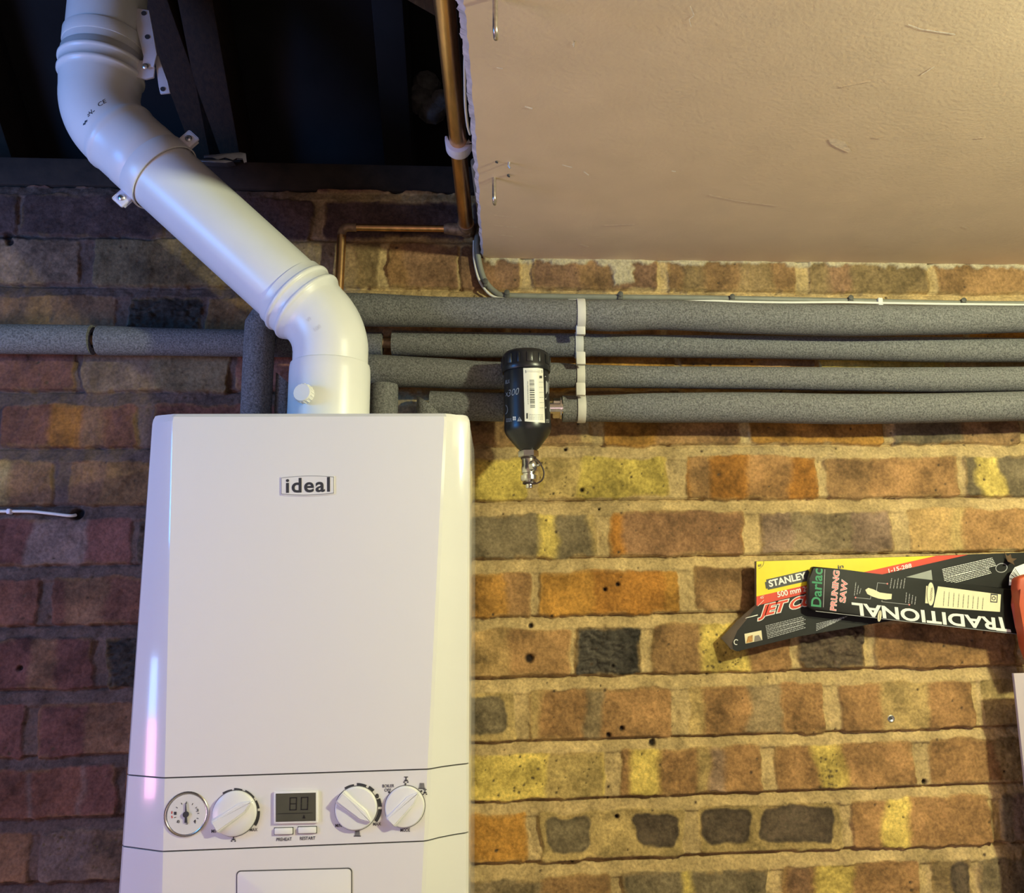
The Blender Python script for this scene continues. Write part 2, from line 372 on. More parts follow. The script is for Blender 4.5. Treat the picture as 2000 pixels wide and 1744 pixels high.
for k in sorted(ROWS):
    zb = 1.6 + ROWZ[k]; hh = ROWH.get(k, .0645); zt = zb + hh
    # struck bed joint: set back under the brick above, nearly flush with the brick below
    nz = 1.6 + ROWZ.get(k - 1, ROWZ[k] + .083)
    sel = (GZ > zt - .004) & (GZ < nz + .002)
    t = np.clip((GZ - zt) / max(nz - zt, .004), 0, 1)
    hm = np.where(sel, -.0012 - .0075 * t - .004 * sstep(.82, 1., t), hm)
    pyk = proj((0, 0, zb + hh / 2))[1]
    def X(px):
        return W(px, pyk).x
    for b in ROWS[k]:
        xa, xb = X(b[0]), X(b[1]); dz = jit.uniform(-.0012, .0012); dt = jit.uniform(-.0025, .0025)
        m = (GX > xa - .02) & (GX < xb + .02) & (GZ > zb - .02) & (GZ < zt + .02)
        x = wx[m]; z = wz[m]; rr = jit.uniform(.003, .008)
        qx = np.abs(x - (xa + xb) / 2) - (xb - xa) / 2 + rr; qz = np.abs(z - (zb + zt) / 2 - dz) - (hh + dt) / 2 + rr
        sd = np.hypot(np.maximum(qx, 0), np.maximum(qz, 0)) + np.minimum(np.maximum(qx, qz), 0) - rr
        ins = sstep(.0014, -.0022, sd)
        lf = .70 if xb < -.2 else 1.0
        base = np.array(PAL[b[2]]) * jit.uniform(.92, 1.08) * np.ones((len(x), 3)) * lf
        n1 = fbm(x * 1.0 + k, z, 17, 90 + k) * .016
        for bd in b[3:]:
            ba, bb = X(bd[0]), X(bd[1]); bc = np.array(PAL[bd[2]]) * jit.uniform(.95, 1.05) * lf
            if len(bd) > 3:
                e = .026
                ox = np.abs(x + n1 * .5 - (ba + bb) / 2) - (bb - ba) / 2 + .014; oz = np.abs(z + n1 * .5 - (zb + zt) / 2 - .004) - hh * .37 + .014
                s2 = np.hypot(np.maximum(ox, 0), np.maximum(oz, 0)) + np.minimum(np.maximum(ox, oz), 0) - .014
                f = sstep(.002, -.002, s2)[:, None]
                rim = (sstep(.005, .0, np.abs(s2 + .003)))[:, None]
                base = base * (1 - f) + bc * f; base = base * (1 - rim * .25)
            else:
                f = .88 * (sstep(ba - .006, ba + .006, x + n1 * .9) * (1 - sstep(bb - .006, bb + .006, x + n1 * .9)))[:, None]
                base = base * (1 - f) + bc * f
        base = base * (1 + fbm(x + 3, z + k, 26, 120 + k)[:, None] * .75 + vnoise(x, z, 210, 8)[:, None] * .35)
        if b[2] in 'kd':
            base = base * (1 + 1.3 * np.maximum(fbm(x, z * 2.5, 90, 15)[:, None], 0))
        # pale mortar smears round the arrises
        edge = (sstep(-.007, -.001, sd) * sstep(.05, .3, fbm(x, z, 35, 55) + .12))[:, None]
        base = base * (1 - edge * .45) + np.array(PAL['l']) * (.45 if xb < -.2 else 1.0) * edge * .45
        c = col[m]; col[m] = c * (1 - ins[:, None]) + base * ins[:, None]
        inside[m] = np.maximum(inside[m], ins)
        tone[m] = np.where(ins > .5, jit.uniform(-.0022, .0012) + (fbm(x, z, 30, 200 + k) * .003) + (fbm(x, z * 1.8, 120, 77) * .006 if b[2] in 'kd' else 0), tone[m])
hgt = hm * (1 - inside) + (tone + 0) * inside
hgt += fbm(GX, GZ, 60, 300) * .0022 + vnoise(GX, GZ, 240, 301) * .0011
hgt += (1 - inside) * fbm(GX, GZ, 45, 305) * .004
# weather pits and drilled holes
pit = random.Random(5)
def dent(px, py, r, dark, dep):
    p = W(px, py)
    m = (np.abs(GX - p.x) < r * 2.2) & (np.abs(GZ - p.z) < r * 2.2)
    d = np.hypot(GX[m] - p.x, GZ[m] - p.z); f = sstep(r * 1.25, r * .55, d)
    col[m] = col[m] * (1 - f[:, None]) + np.array(dark) * f[:, None]; hgt[m] -= f * dep
for q in range(330):
    r = pit.choice((.0013, .0016, .002, .0024))
    dent(pit.uniform(-20, 2000), pit.uniform(480, 1740), r, (.07, .045, .025), .0012)
for q in range(150):
    dent(*pit.choice([(pit.uniform(1365, 1462), pit.uniform(1232, 1310)), (pit.uniform(940, 1300), pit.uniform(895, 970)), (pit.uniform(935, 1180), pit.uniform(1475, 1560)), (pit.uniform(85, 240), pit.uniform(1630, 1700)), (pit.uniform(1600, 1640), pit.uniform(1470, 1540))]), pit.choice((.0012, .0015, .002)), (.10, .07, .03), .001)
for px, py, r in ((1182, 1151, .0032), (1207, 1141, .0035), (1037, 1222, .004), (1105, 876, .003), (1137, 956, .0035), (1198, 1301, .003), (1189, 1436, .0038), (1215, 1423, .0038), (1205, 1595, .0035), (1171, 994, .002), (1275, 1452, .005), (38, 1305, .004), (13, 460, .007), (18, 472, .006), (1808, 1528, .004), (1034, 1286, .007)):
    dent(px, py, r, (.018, .011, .008), .006)
dent(148, 1003, .0085, (.01, .007, .007), .012)
# the rough plaster bead where the ceiling board meets the bricks, and a plaster drip below it
bead = sstep(-.030, -.024, GX) * sstep(ZC - .007, ZC - .003, GZ + fbm(GX, GZ, 70, 400) * .010) * sstep(ZC + .02, ZC, GZ)
a = W(1185, 513); b2 = W(1240, 552)
drip = sstep(a.x, a.x + .006, GX + fbm(GX, GZ, 60, 410) * .012 - (ZC - GZ) * .25) * (1 - sstep(b2.x - .004, b2.x + .002, GX + fbm(GX, GZ, 60, 411) * .012)) * sstep(b2.z - .004, b2.z + .002, GZ + fbm(GX, GZ, 60, 412) * .012) * (GZ < ZC)
pl = np.maximum(bead, drip)[..., None]
col = col * (1 - pl) + np.array(PAL['w']) * pl; hgt += pl[..., 0] * .003
col = np.clip(col, .008, .85)

nz_, nx_ = GX.shape
co = np.stack([GX, -hgt, GZ], -1).reshape(-1, 3)
idx = np.arange(nz_ * nx_).reshape(nz_, nx_)
quads = np.stack([idx[:-1, :-1], idx[:-1, 1:], idx[1:, 1:], idx[1:, :-1]], -1).reshape(-1, 4)
# the wall goes on: top bed behind the arris, sides, and the plain part down to the floor
ex = np.array([(X0, .2, Z1), (X1, .2, Z1), (X0, .2, 0), (X1, .2, 0), (X0, 0.006, 0), (X1, 0.006, 0)]); nb = len(co)
quads2 = [(idx[-1, 0], idx[-1, -1], nb + 1, nb), (idx[0, 0], nb + 4, nb + 5, idx[0, -1]), (nb, nb + 1, nb + 3, nb + 2)]
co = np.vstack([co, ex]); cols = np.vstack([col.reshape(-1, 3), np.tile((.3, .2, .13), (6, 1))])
allq = np.vstack([quads, np.array(quads2)])
me = bpy.data.meshes.new('wall_back')
me.vertices.add(len(co)); me.vertices.foreach_set('co', co.astype(np.float32).ravel())
me.loops.add(allq.size); me.loops.foreach_set('vertex_index', allq.astype(np.int32).ravel())
me.polygons.add(len(allq)); me.polygons.foreach_set('loop_start', np.arange(0, allq.size, 4, dtype=np.int32))
me.update(calc_edges=True); me.validate()
me.polygons.foreach_set('use_smooth', np.ones(len(me.polygons), dtype=bool))
at = me.color_attributes.new('brick', 'FLOAT_COLOR', 'POINT')
at.data.foreach_set('color', np.hstack([cols, np.ones((len(cols), 1))]).astype(np.float32).ravel())
m = bpy.data.materials.new('brickwork'); m.use_nodes = True; nt = m.node_tree; bs = nt.nodes['Principled BSDF']
an = nt.nodes.new('ShaderNodeAttribute'); an.attribute_name = 'brick'
tc = nt.nodes.new('ShaderNodeTexCoord'); nn = nt.nodes.new('ShaderNodeTexNoise'); nn.inputs['Scale'].default_value = 260; nn.inputs['Detail'].default_value = 5
nt.links.new(tc.outputs['Object'], nn.inputs['Vector'])
mr = nt.nodes.new('ShaderNodeMapRange'); mr.inputs['From Min'].default_value = .3; mr.inputs['From Max'].default_value = .7; mr.inputs['To Min'].default_value = .74; mr.inputs['To Max'].default_value = 1.26
nt.links.new(nn.outputs['Fac'], mr.inputs['Value'])
vm = nt.nodes.new('ShaderNodeVectorMath'); vm.operation = 'SCALE'; nt.links.new(an.outputs['Color'], vm.inputs[0]); nt.links.new(mr.outputs['Result'], vm.inputs['Scale'])
nt.links.new(vm.outputs['Vector'], bs.inputs['Base Color']); bs.inputs['Roughness'].default_value = .9; bs.inputs['Specular IOR Level'].default_value = .25
bp = nt.nodes.new('ShaderNodeBump'); bp.inputs['Strength'].default_value = .45; bp.inputs['Distance'].default_value = .0015
n3 = nt.nodes.new('ShaderNodeTexNoise'); n3.inputs['Scale'].default_value = 420; n3.inputs['Detail'].default_value = 4
nt.links.new(tc.outputs['Object'], n3.inputs['Vector']); nt.links.new(n3.outputs['Fac'], bp.inputs['Height']); nt.links.new(bp.outputs['Normal'], bs.inputs['Normal'])
me.materials.append(m)
wo = bpy.data.objects.new('wall_back', me); C.objects.link(wo); struct(wo, 'old multicoloured brick wall with thick mortar joints')

# ---------------------------------------------------------------- ceiling board, loft, floor
mc = mat('painted_board', (0.83, 0.65, 0.43), 0.62, var=0.045, vscale=14, bump=0.12, bscale=220)
mb = MB('painted_board', 'board_edge', 'scratch', 'scuff')
eL = [H(945, 505, ZC), H(941, 440, ZC), H(936, 380, ZC), H(932, 300, ZC), H(926, 210, ZC), H(917, 110, ZC), H(909, 30, ZC), H(903, -30, ZC)]
edge = []
for i in range(len(eL) - 1):
    for j in range(8):
        p = eL[i].lerp(eL[i + 1], j / 8); edge.append(p + Vector((RND.uniform(-.0012, .0012), 0, 0)))
far = Vector((edge[-1].x - .012, -1.3, ZC))
outl = [Vector((edge[0].x, -.0005, ZC))] + edge[1:] + [far, Vector((1.1, -1.3, ZC)), Vector((1.1, -.0005, ZC))]
mb.prism(outl, (0, 0, .009), 'painted_board', 'board_edge')
for i in range(len(edge) - 1):
    wa, wb = [.0035 + .004 * i_ / len(edge) + RND.uniform(-.0008, .0008) for i_ in (i, i + 1)]
    mb.poly([edge[i], edge[i + 1], edge[i + 1] + Vector((-wb, 0, .0035)), edge[i] + Vector((-wa, 0, .0035))], 'board_edge')
def cz(px, py): return H(px, py, ZC - .0004)
for pl_, wd, mm in (([(1348, 12), (1356, 30), (1346, 38), (1350, 52)], 1.6, 'scratch'), ([(1774, 48), (1800, 57), (1832, 62), (1866, 67)], 2.2, 'scratch'), ([(1118, 88), (1122, 80), (1120, 92)], 2.0, 'scratch'),
                   ([(1098, 322), (1118, 327)], 2.2, 'scratch'), ([(1140, 335), (1150, 342)], 2.4, 'scratch'), ([(1312, 334), (1320, 335)], 2.2, 'scratch'), ([(1800, 146), (1825, 130)], 1.5, 'scratch'), ([(1905, 270), (1925, 268)], 2, 'scuff'),
                   ([(1385, 380), (1440, 392), (1520, 402)], 2.0, 'scuff'), ([(1705, 268), (1722, 270)], 2.2, 'scuff'), ([(965, 440), (1010, 444)], 1.8, 'scuff'), ([(972, 458), (1002, 462)], 1.8, 'scuff'), ([(965, 420), (1000, 424)], 1.4, 'scuff'),
                   ([(1130, 476), (1150, 482)], 3, 'scuff'), ([(1180, 440), (1240, 438)], 2, 'scuff'), ([(1880, 442), (1892, 446)], 3, 'scuff'), ([(1642, 170), (1702, 158)], 1.5, 'scuff'), ([(1640, 165), (1660, 178)], 1.2, 'scuff'), ([(970, 132), (982, 134)], 2, 'scratch'), ([(1025, 208), (1040, 212)], 3, 'scratch')):
    for i in range(len(pl_) - 1):
        (x0, y0), (x1, y1) = pl_[i], pl_[i + 1]; L = math.hypot(x1 - x0, y1 - y0); nx, ny = -(y1 - y0) / L * wd / 2, (x1 - x0) / L * wd / 2
        ppoly(mb, [(x0 - nx, y0 - ny), (x1 - nx, y1 - ny), (x1 + nx, y1 + ny), (x0 + nx, y0 + ny)], cz, mm)
ppoly(mb, [(1618, 272), (1632, 270), (1650, 276), (1664, 296), (1655, 297), (1636, 289), (1622, 281)], cz, 'scuff')
struct(mb.build('ceiling'), 'brown painted ceiling board with a rough left edge')
# timber joist the board is fixed to, and the noggin near the top of the frame
mb = MB('timber'); xj = edge[10].x
mb.box((xj + .036, -.66, ZC + .009 + .05), (.045, 1.27, .10), bevel=.002); struct(mb.build('trim_1'), 'dark timber joist above the edge of the ceiling board')
mb = MB('timber'); p = H(866, 26, ZC + .05); q2 = H(800, -12, ZC + .05); dv = (q2 - p).normalized()
mb.box(p + dv * .30 + Vector((0, -.02, .03)), (.64, .05, .06), rot=Matrix.Rotation(math.atan2(dv.y, dv.x), 3, 'Z'), bevel=.002); struct(mb.build('trim_2'), 'timber brace crossing the loft near the copper pipe')
mb = MB('timber_dark'); zpl = Z1
mb.box((0, .055, zpl + .024), (2.1, .10, .046), bevel=.004); struct(mb.build('trim_3'), 'dark timber wall plate along the wall top')
# roof underside and rafters rising towards the room
ra = math.radians(42); rd = Vector((0, -math.cos(ra), math.sin(ra)))
r0 = Vector((0, .42, Z1 + .05))
mb = MB('loft_shade'); nrm = Vector((0, math.sin(ra), math.cos(ra)))
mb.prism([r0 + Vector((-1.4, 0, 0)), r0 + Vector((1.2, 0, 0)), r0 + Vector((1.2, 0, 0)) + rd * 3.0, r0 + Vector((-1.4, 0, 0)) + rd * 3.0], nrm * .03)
struct(mb.build('roof'), 'roof underside, coloured near-black to look unlit')
mb = MB('loft_shade', 'old_block')
mb.box((-.1, .45, Z1 + .02), (2.6, .06, .5), 'loft_shade')
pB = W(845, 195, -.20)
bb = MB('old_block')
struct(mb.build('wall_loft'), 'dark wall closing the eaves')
bm_ = MB('old_block'); random.seed(4)
for (px, py, s) in ((835, 178, .05), (825, 205, .055), (862, 212, .045), (845, 225, .05), (800, 112, .05), (770, 118, .045)):
    c = W(px, py, -.17); bm_.lathe(c - Vector((0, .02, 0)), (0.2, -1, .1), [(s * .3, -.02), (s * .5, -.01), (s * .52, .004), (s * .4, .014), (s * .15, .018)], 9)
struct(bm_.build('trim_4'), 'pale lumps of old mortar in the dark eaves')
def rafter(name, px, py, wd, lab, tilt=0.0, m_='timber'):
    r = ray(px, py); den = r.dot(nrm); p = CAM + r * ((r0 - nrm * .10 - CAM).dot(nrm) / den)
    d = (rd + Vector((tilt, 0, 0))).normalized(); side = d.cross(nrm).normalized()
    mb = MB(m_); A = p - d * (p - r0).dot(d) * .98
    f = [A + side * wd / 2, A - side * wd / 2, A - side * wd / 2 + d * 1.6, A + side * wd / 2 + d * 1.6]
    mb.prism(f, nrm * .098, bevel=.003); struct(mb.build(name), lab)
rafter('trim_5', 418, 200, .055, 'brown rafter above the middle of the flue')
rafter('trim_6', 328, 90, .05, 'brown rafter behind the flue strap', -.16)
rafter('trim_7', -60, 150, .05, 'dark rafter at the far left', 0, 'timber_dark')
rafter('trim_8', 760, 60, .05, 'dark rafter left of the copper pipe', 0, 'loft_shade')
mb = MB('concrete'); mb.box((0, -1.6, -.02), (5, 4.0, .04)); struct(mb.build('floor'), 'concrete garage floor')
mb = MB('painted_board'); mb.box((-1.03, -2.15, ZC + .012), (2.0, 2.92, .018)); struct(mb.build('ceiling_blocker'), 'added unseen ceiling panel shading the loft opening')  # out-of-view panel added to stop front light entering the loft
mb = MB('loft_shade'); mb.box((-1.42, -.7, ZC + .55), (.04, 2.4, 1.04)); struct(mb.build('loft_blocker_left'), 'added unseen panel keeping light out of the loft, left')  # out-of-view panel added to seal the loft against side light
mb = MB('loft_shade'); mb.box((0.62, -.68, ZC + .42), (.04, 1.3, .8)); struct(mb.build('loft_blocker_right'), 'added unseen panel keeping light out of the loft, right')  # hidden panel added to seal the loft's other end against light
# ---------------------------------------------------------------- boiler
XL, XR = -.4105, -.0389
ZT, ZB = 1.8395, 1.135
def yf(z): return -(.285 + (1.829 - z) * .0297)               # the front leans out a little towards the bottom
P0 = Vector((0, yf(1.829), 1.829))
NOUT = Vector((0, -1, .0297)).normalized()
def bf(px, py, off=.0004): return PLN(px, py, P0, NOUT) + NOUT * off
def xin(z):                                                    # where the flat front meets the two chamfers
    t = (1.829 - z) / .508
    return -.3805 + .0266 * t, -.0672 - .0185 * t
def xsec(z, ys=-.262, dz=0):
    a, b = xin(z); y = yf(z); r = .0035
    def mix(p, q, t): return (p[0] + (q[0] - p[0]) * t, p[1] + (q[1] - p[1]) * t)
    pts = [(XL, ys + .004)]
    cl = (XL + .0005, ys - .004); cr = (XR - .0005, ys - .004); fl = (a, y); fr = (b, y)
    pts += [(XL, ys), mix(cl, fl, .06), mix(cl, fl, .35), mix(cl, fl, .93), mix(fl, fr, .004), mix(fl, fr, .02), mix(fl, fr, .5), mix(fl, fr, .98), mix(fl, fr, .996), mix(fr, cr, .07)]
    # the right chamfer is slightly hollow
    for t, k in ((.35, .0022), (.7, .002)): q = mix(fr, cr, t); pts.append((q[0] - k * .6, q[1] + k))
    pts += [mix(fr, cr, .95), (XR, ys), (XR, ys + .004)]
    return [Vector((x, yy, z)) for x, yy in pts]
CH = lambda k: 'white_enamel' if k <= 4 or k >= 9 else None
def loft(mb, secs, m=None, caps=True, ch=False):
    R = [[mb.bm.verts.new(p) for p in s] for s in secs]
    for i in range(len(R) - 1):
        for k in range(len(R[0]) - 1):
            mb.face([R[i][k], R[i][k + 1], R[i + 1][k + 1], R[i + 1][k]], CH(k) if ch else m)
    if caps: mb.face(R[0], m); mb.face(R[-1][::-1], m)
    for i in range(len(R) - 1): mb.face([R[i][-1], R[i][0], R[i + 1][0], R[i + 1][-1]], m)
boiler = thing('boiler', ((XL + XR) / 2, 0, ZB), 'white wall-hung combi boiler with dials, on the brick wall below the white flue', 'boiler')
mb = MB('white_enamel')
mb.box(((XL + XR) / 2, -.130, (ZB + ZT) / 2 - .002), (XR - XL - .0016, .2555, ZT - ZB - .004), bevel=.004, seg=3)
mb.build('casing', boiler)
zs1 = bf(575, 1511).z; zs2 = bf(575, 1653).z; G = .0008
def sec_top(z): return xsec(z)
mb = MB('white_satin')
a_ = [xsec(zs1 + G)] + [xsec(z) for z in (1.6, 1.72, 1.829)]
b_ = [Vector((p.x * .996 + -.0009, p.y * .996 if p.y < -.27 else p.y, 1.834)) for p in xsec(1.829)]
c_ = [Vector(((p.x - (XL + XR) / 2) * .985 + (XL + XR) / 2, max(p.y, -.279) if p.y < -.27 else p.y, 1.8385)) for p in xsec(1.829)]
d_ = [Vector(((p.x - (XL + XR) / 2) * .965 + (XL + XR) / 2, max(p.y, -.268), 1.8395)) for p in xsec(1.829)]
loft(mb, a_ + [b_, c_, d_], ch=True)
fp = mb.build('front_panel', boiler, sharp=14)
mb = MB('white_satin', 'print_dark', 'print_grey', 'seam')
loft(mb, [xsec(zs2 + G), xsec((zs1 + zs2) / 2), xsec(zs1 - G)], ch=True)
# fine print and dial scales of the control panel
F = lambda x, y: bf(x, y, .0004)
def T(s, x, y, w, h, m='print_dark', bold=.012, sl=-.03):
    ptext(mb, s, (x, y + h), (x + w, y + h + w * sl), (x, y), F, m, bold)
T('MIN', 413, 1620, 13, 6.5); T('MAX', 488, 1617, 15, 6.5); T('PREHEAT', 540, 1636, 30, 6.5); T('RESTART', 586, 1634, 30, 6.5)
T('MIN', 655, 1609, 12, 6.5); T('MAX', 729, 1606, 15, 6.5); T('MODE', 782, 1618, 19, 6.5); T('BOILER', 747, 1532, 23, 6); T('OFF', 751, 1540, 13, 6)
T('e', 733, 1550, 7, 9, bold=.03)
def disc(x, y, r, m):
    ppoly(mb, [(x + r * math.cos(a), y + r * math.sin(a)) for a in (2 * math.pi * k / 12 for k in range(12))], F, m)
for x, y in ((792, 1531), (760, 1547), (823, 1545)): disc(x, y, 2, 'print_dark')
def tap(x, y, s=1.0):
    for q in ([(-1, -6), (1, -6), (1, 3), (-1, 3)], [(-4, -6.5), (4, -6.5), (4, -5), (-4, -5)], [(-3.5, 0), (4, 0), (4, 2), (-3.5, 2)], [(-5, 3), (-2, 3), (-2, 5.5), (-5, 5.5)], [(2, 3), (5, 3), (5, 5.5), (2, 5.5)]):
        ppoly(mb, [(x + a * s, y + b * s) for a, b in q], F, 'print_dark')
tap(456, 1638); tap(793, 1523); tap(830, 1547, .9)
def radiator(x, y):
    ppoly(mb, [(x - 6, y + 5), (x + 6, y + 5), (x + 4.5, y - 5), (x - 4.5, y - 5)], F, 'print_grey')
    ppoly(mb, [(x - 7, y + 6.5), (x + 7, y + 6.5), (x + 7, y + 5), (x - 7, y + 5)], F, 'print_dark')
    for k in (-3, 0, 3):
        ppoly(mb, [(x + k - .4, y + 5), (x + k + .4, y + 5), (x + k * .8 + .4, y - 5), (x + k * .8 - .4, y - 5)], lambda a, b: bf(a, b, .0006), 'print_dark')
radiator(698, 1627); radiator(824, 1534)
def arcseg(cx, cy_, r0, r1, a0, a1, m='print_dark'):
    n = 8; A = [math.radians(a0 + (a1 - a0) * k / n) for k in range(n + 1)]
    mb.shape2d([(cx + r * math.cos(a), cy_ - r * math.sin(a)) for r in (r0, r1) for a in A], [(k, k + 1, n + 2 + k, n + 1 + k) for k in range(n)], F, m)
def scale(cx, cy_, arcs, base):
    for a0, a1, r0, r1 in arcs: arcseg(cx, cy_, r0, r1, a0, a1)
scale(459, 1587, [(126, 215, 41, 42.2), (97, 122, 42, 46), (72, 92, 42, 48), (38, 65, 42, 49), (10, 30, 42, 49), (-32, 4, 42, 49)], 0)
scale(697, 1577, [(126, 220, 41, 42.2), (97, 122, 42, 46), (66, 90, 42, 48), (45, 60, 42, 49), (2, 22, 42, 49), (-36, -4, 42, 49)], 0)
# hairline joint round the ends of the panel
for x0, x1 in ((251.5, 250.5), (900, 899)):
    pass
for px in (252, 900):
    tree = BVHTree.FromBMesh(mb.bm); L = []
    for py in (1526 if px < 600 else 1504, 1660 if px < 600 else 1637):
        d = ray(px, py).normalized(); lc = tree.ray_cast(CAM, d)[0]; L.append(lc)
    if all(L):
        o_ = Vector((0, -.0004, 0)); xx = Vector((.0008, 0, 0))
        L = [l + o_ + (Vector((-.0003, 0, 0)) if px < 600 else Vector((.0003, 0, 0))) for l in L]
        mb.poly([L[0], L[0] + xx, L[1] + xx, L[1]], 'seam')
mb.build('control_panel', boiler, sharp=14)
mb = MB('white_satin', 'seam')
loft(mb, [xsec(ZB), xsec(zs2 - G)], ch=True)
mb.build('lower_panel', boiler, sharp=14)
# dark backing seen in the joints
mb = MB('seam'); 
for z in (zs1, zs2):
    s = xsec(z); q = [Vector(((p.x - (XL + XR) / 2) * .994 + (XL + XR) / 2, p.y + .0022 if p.y < -.262 else p.y, p.z)) for p in s]
    loft(mb, [[p - Vector((0, 0, .003)) for p in q], [p + Vector((0, 0, .003)) for p in q]])
mb.box(((XL + XR) / 2, -.2575, (ZB + ZT) / 2 - .004), (XR - XL - .006, .004, ZT - ZB - .012))
mb.build('joint_gasket', boiler)
# lower flap with its rounded outline
mb = MB('white_satin', 'seam')
def rrect(x0, y0, x1, y1, r, sk=0.0, n=5):
    out = []
    for cx, cy_, a0 in ((x1 - r, y0 + r, 0), (x0 + r, y0 + r, 90), (x0 + r, y1 - r, 180), (x1 - r, y1 - r, 270)):
        for k in range(n + 1):
            a = math.radians(a0 + 90 * k / n); x = cx + r * math.cos(a); y = cy_ - r * math.sin(a); out.append((x, y + (x - x0) * sk))
    return out
mb.prism([bf(x, y, .0006) for x, y in rrect(462, 1700, 688, 1880, 8, -.026)], -NOUT * .0004, 'seam')
mb.prism([bf(x, y, .0012) for x, y in rrect(464, 1702.2, 686, 1878, 7, -.026)], -NOUT * .0006, 'white_satin', bevel=.0004)
mb.build('flap', boiler)
# raised name badge
mb = MB('white_satin', 'print_dark', 'print_grey')
def badge(o, sag=3):
    x0, y0, x1, y1 = 549 - o, 930 - o, 653 + o, 967 + o; P_ = []
    for k in range(13):
        t = k / 12; P_.append((x0 + (x1 - x0) * t, y0 - 4 * sag * t * (1 - t) + 2 - (t - .5) * 2))
    for k in range(13):
        t = 1 - k / 12; P_.append((x0 + (x1 - x0) * t, y1 + 4 * sag * t * (1 - t) - 2 - (t - .5) * 2))
    return P_
mb.prism([bf(*p, .0009) for p in badge(1.2)], -NOUT * .0008, 'white_satin', bevel=.0003)
mb.prism([bf(*p, .0012) for p in badge(-.4)], -NOUT * .0004, 'print_grey')
mb.prism([bf(*p, .0014) for p in badge(-1.6)], -NOUT * .0004, 'white_satin')
ptext(mb, 'ideal', (559, 963.5), (645, 961), (559, 934.5), lambda x, y: bf(x, y, .0017), 'print_dark', .022, 0, 1.12)
mb.build('name_badge', boiler)
# pressure gauge
U = Vector((1, 0, 0)); V = NOUT.cross(U) * -1
if V.z < 0: V = -V
def cyl(mbx, px, py, prof, m=None, seg=40): mbx.lathe(bf(px, py, 0), NOUT, prof, seg, m, up=V)
g0 = MB('chrome'); cyl(g0, 364, 1590, [(.0228, -.002), (.0228, .0008), (.0222, .0014), (.0212, .0015), (.0204, .0010), (.0200, .0002)], 'chrome'); gauge = g0.build('pressure_gauge', boiler)
mb = MB('dial_white', 'print_dark', 'red_print')
cyl(mb, 365, 1590, [(.0199, .0002), (.0199, .0009)], 'dial_white')
F = lambda x, y: bf(x, y, .0012)
for a, l in ((220, 4), (195, 4), (170, 4), (145, 4), (115, 4), (90, 4), (60, 4), (35, 4), (5, 4), (-20, 4), (-45, 4)):
    r0_, r1_ = 21, 25; ca, sa = math.cos(math.radians(a)), math.sin(math.radians(a))
    ppoly(mb, [(365 + r0_ * ca - sa * .6, 1590 - r0_ * sa - ca * .6), (365 + r1_ * ca - sa * .6, 1590 - r1_ * sa - ca * .6), (365 + r1_ * ca + sa * .6, 1590 - r1_ * sa + ca * .6), (365 + r0_ * ca + sa * .6, 1590 - r0_ * sa + ca * .6)], F, 'print_dark' if a > 40 else 'print_dark')
for x, y, s in ((343, 1588, '1'), (349, 1604, '0'), (386, 1582, '3'), (381, 1603, '4'), (366, 1607, 'bar')):
    ptext(mb, s, (x - 2.5, y + 3), (x + 2.5, y + 3), (x - 2.5, y - 3), F, 'print_dark', .01)
for a0 in (168, 185): arcseg_ = [(365 + r * math.cos(math.radians(a)), 1590 - r * math.sin(math.radians(a))) for r, a in ((28, a0), (28, a0 + 10), (30, a0 + 10), (30, a0))]; ppoly(mb, arcseg_, F, 'red_print')
o = mb.build('dial_face', gauge); o['label'] = 'white dial with black marks'
mb = MB('print_dark')
Fn = lambda x, y: bf(x, y, .0024)
mb.prism([Fn(*p) for p in ((362.8, 1590), (363.6, 1590 - 23), (364.8, 1590 - 23), (366, 1590), (367, 1606), (361.5, 1606))], -NOUT * .0006)
cyl(mb, 364.3, 1590, [(.0030, .0012), (.0030, .0030)], 'print_dark', 16); mb.build('needle', gauge)
# rotary knobs
def knob(px, py, r, ang, lab):
    mb = MB('knob_plastic'); c = bf(px, py, 0)
    mb.lathe(c, NOUT, [(r, .0), (r, .0025), (r * .985, .0040), (r * .93, .0052), (r * .5, .0062), (r * .1, .0064)], 48, up=V)
    kb = mb.build('knob', boiler); kb['label'] = lab
    mb = MB('knob_plastic'); a = math.radians(ang); d = U * math.cos(a) + V * math.sin(a); n = NOUT.cross(d)
    top = [c + NOUT * .0098 + d * s * r + n * t * r for s, t in ((-.96, -.26), (-.96, .26), (.5, .22), (.96, .02), (.96, -.02), (.5, -.22))]
    bot = [c + NOUT * .0035 + d * s * r + n * t * r for s, t in ((-.97, -.40), (-.97, .40), (.45, .34), (.97, .06), (.97, -.06), (.45, -.34))]
    A = [mb.bm.verts.new(p) for p in top]; B = [mb.bm.verts.new(p) for p in bot]
    mb.face(A); mb.face(B[::-1])
    for i in range(6): mb.face([A[i], B[i], B[(i + 1) % 6], A[(i + 1) % 6]])
    bmesh.ops.bevel(mb.bm, geom=list(mb.bm.edges), offset=.0010, segments=2, affect='EDGES')
    mb.build('grip', kb)
    mb = MB('seam'); mb.lathe(c, NOUT, [(r * 1.03, -.001), (r * 1.03, .0006), (r * .98, .0006)], 48, up=V); mb.build('knob_recess', kb)
knob(459, 1588, .0228, 33, 'knob with pointer turned up to the right, tap symbol below')
knob(696, 1578, .0222, -38, 'knob with pointer turned down to the right, radiator symbol below')
knob(791, 1575, .0212, 45, 'mode knob at the right end of the panel')
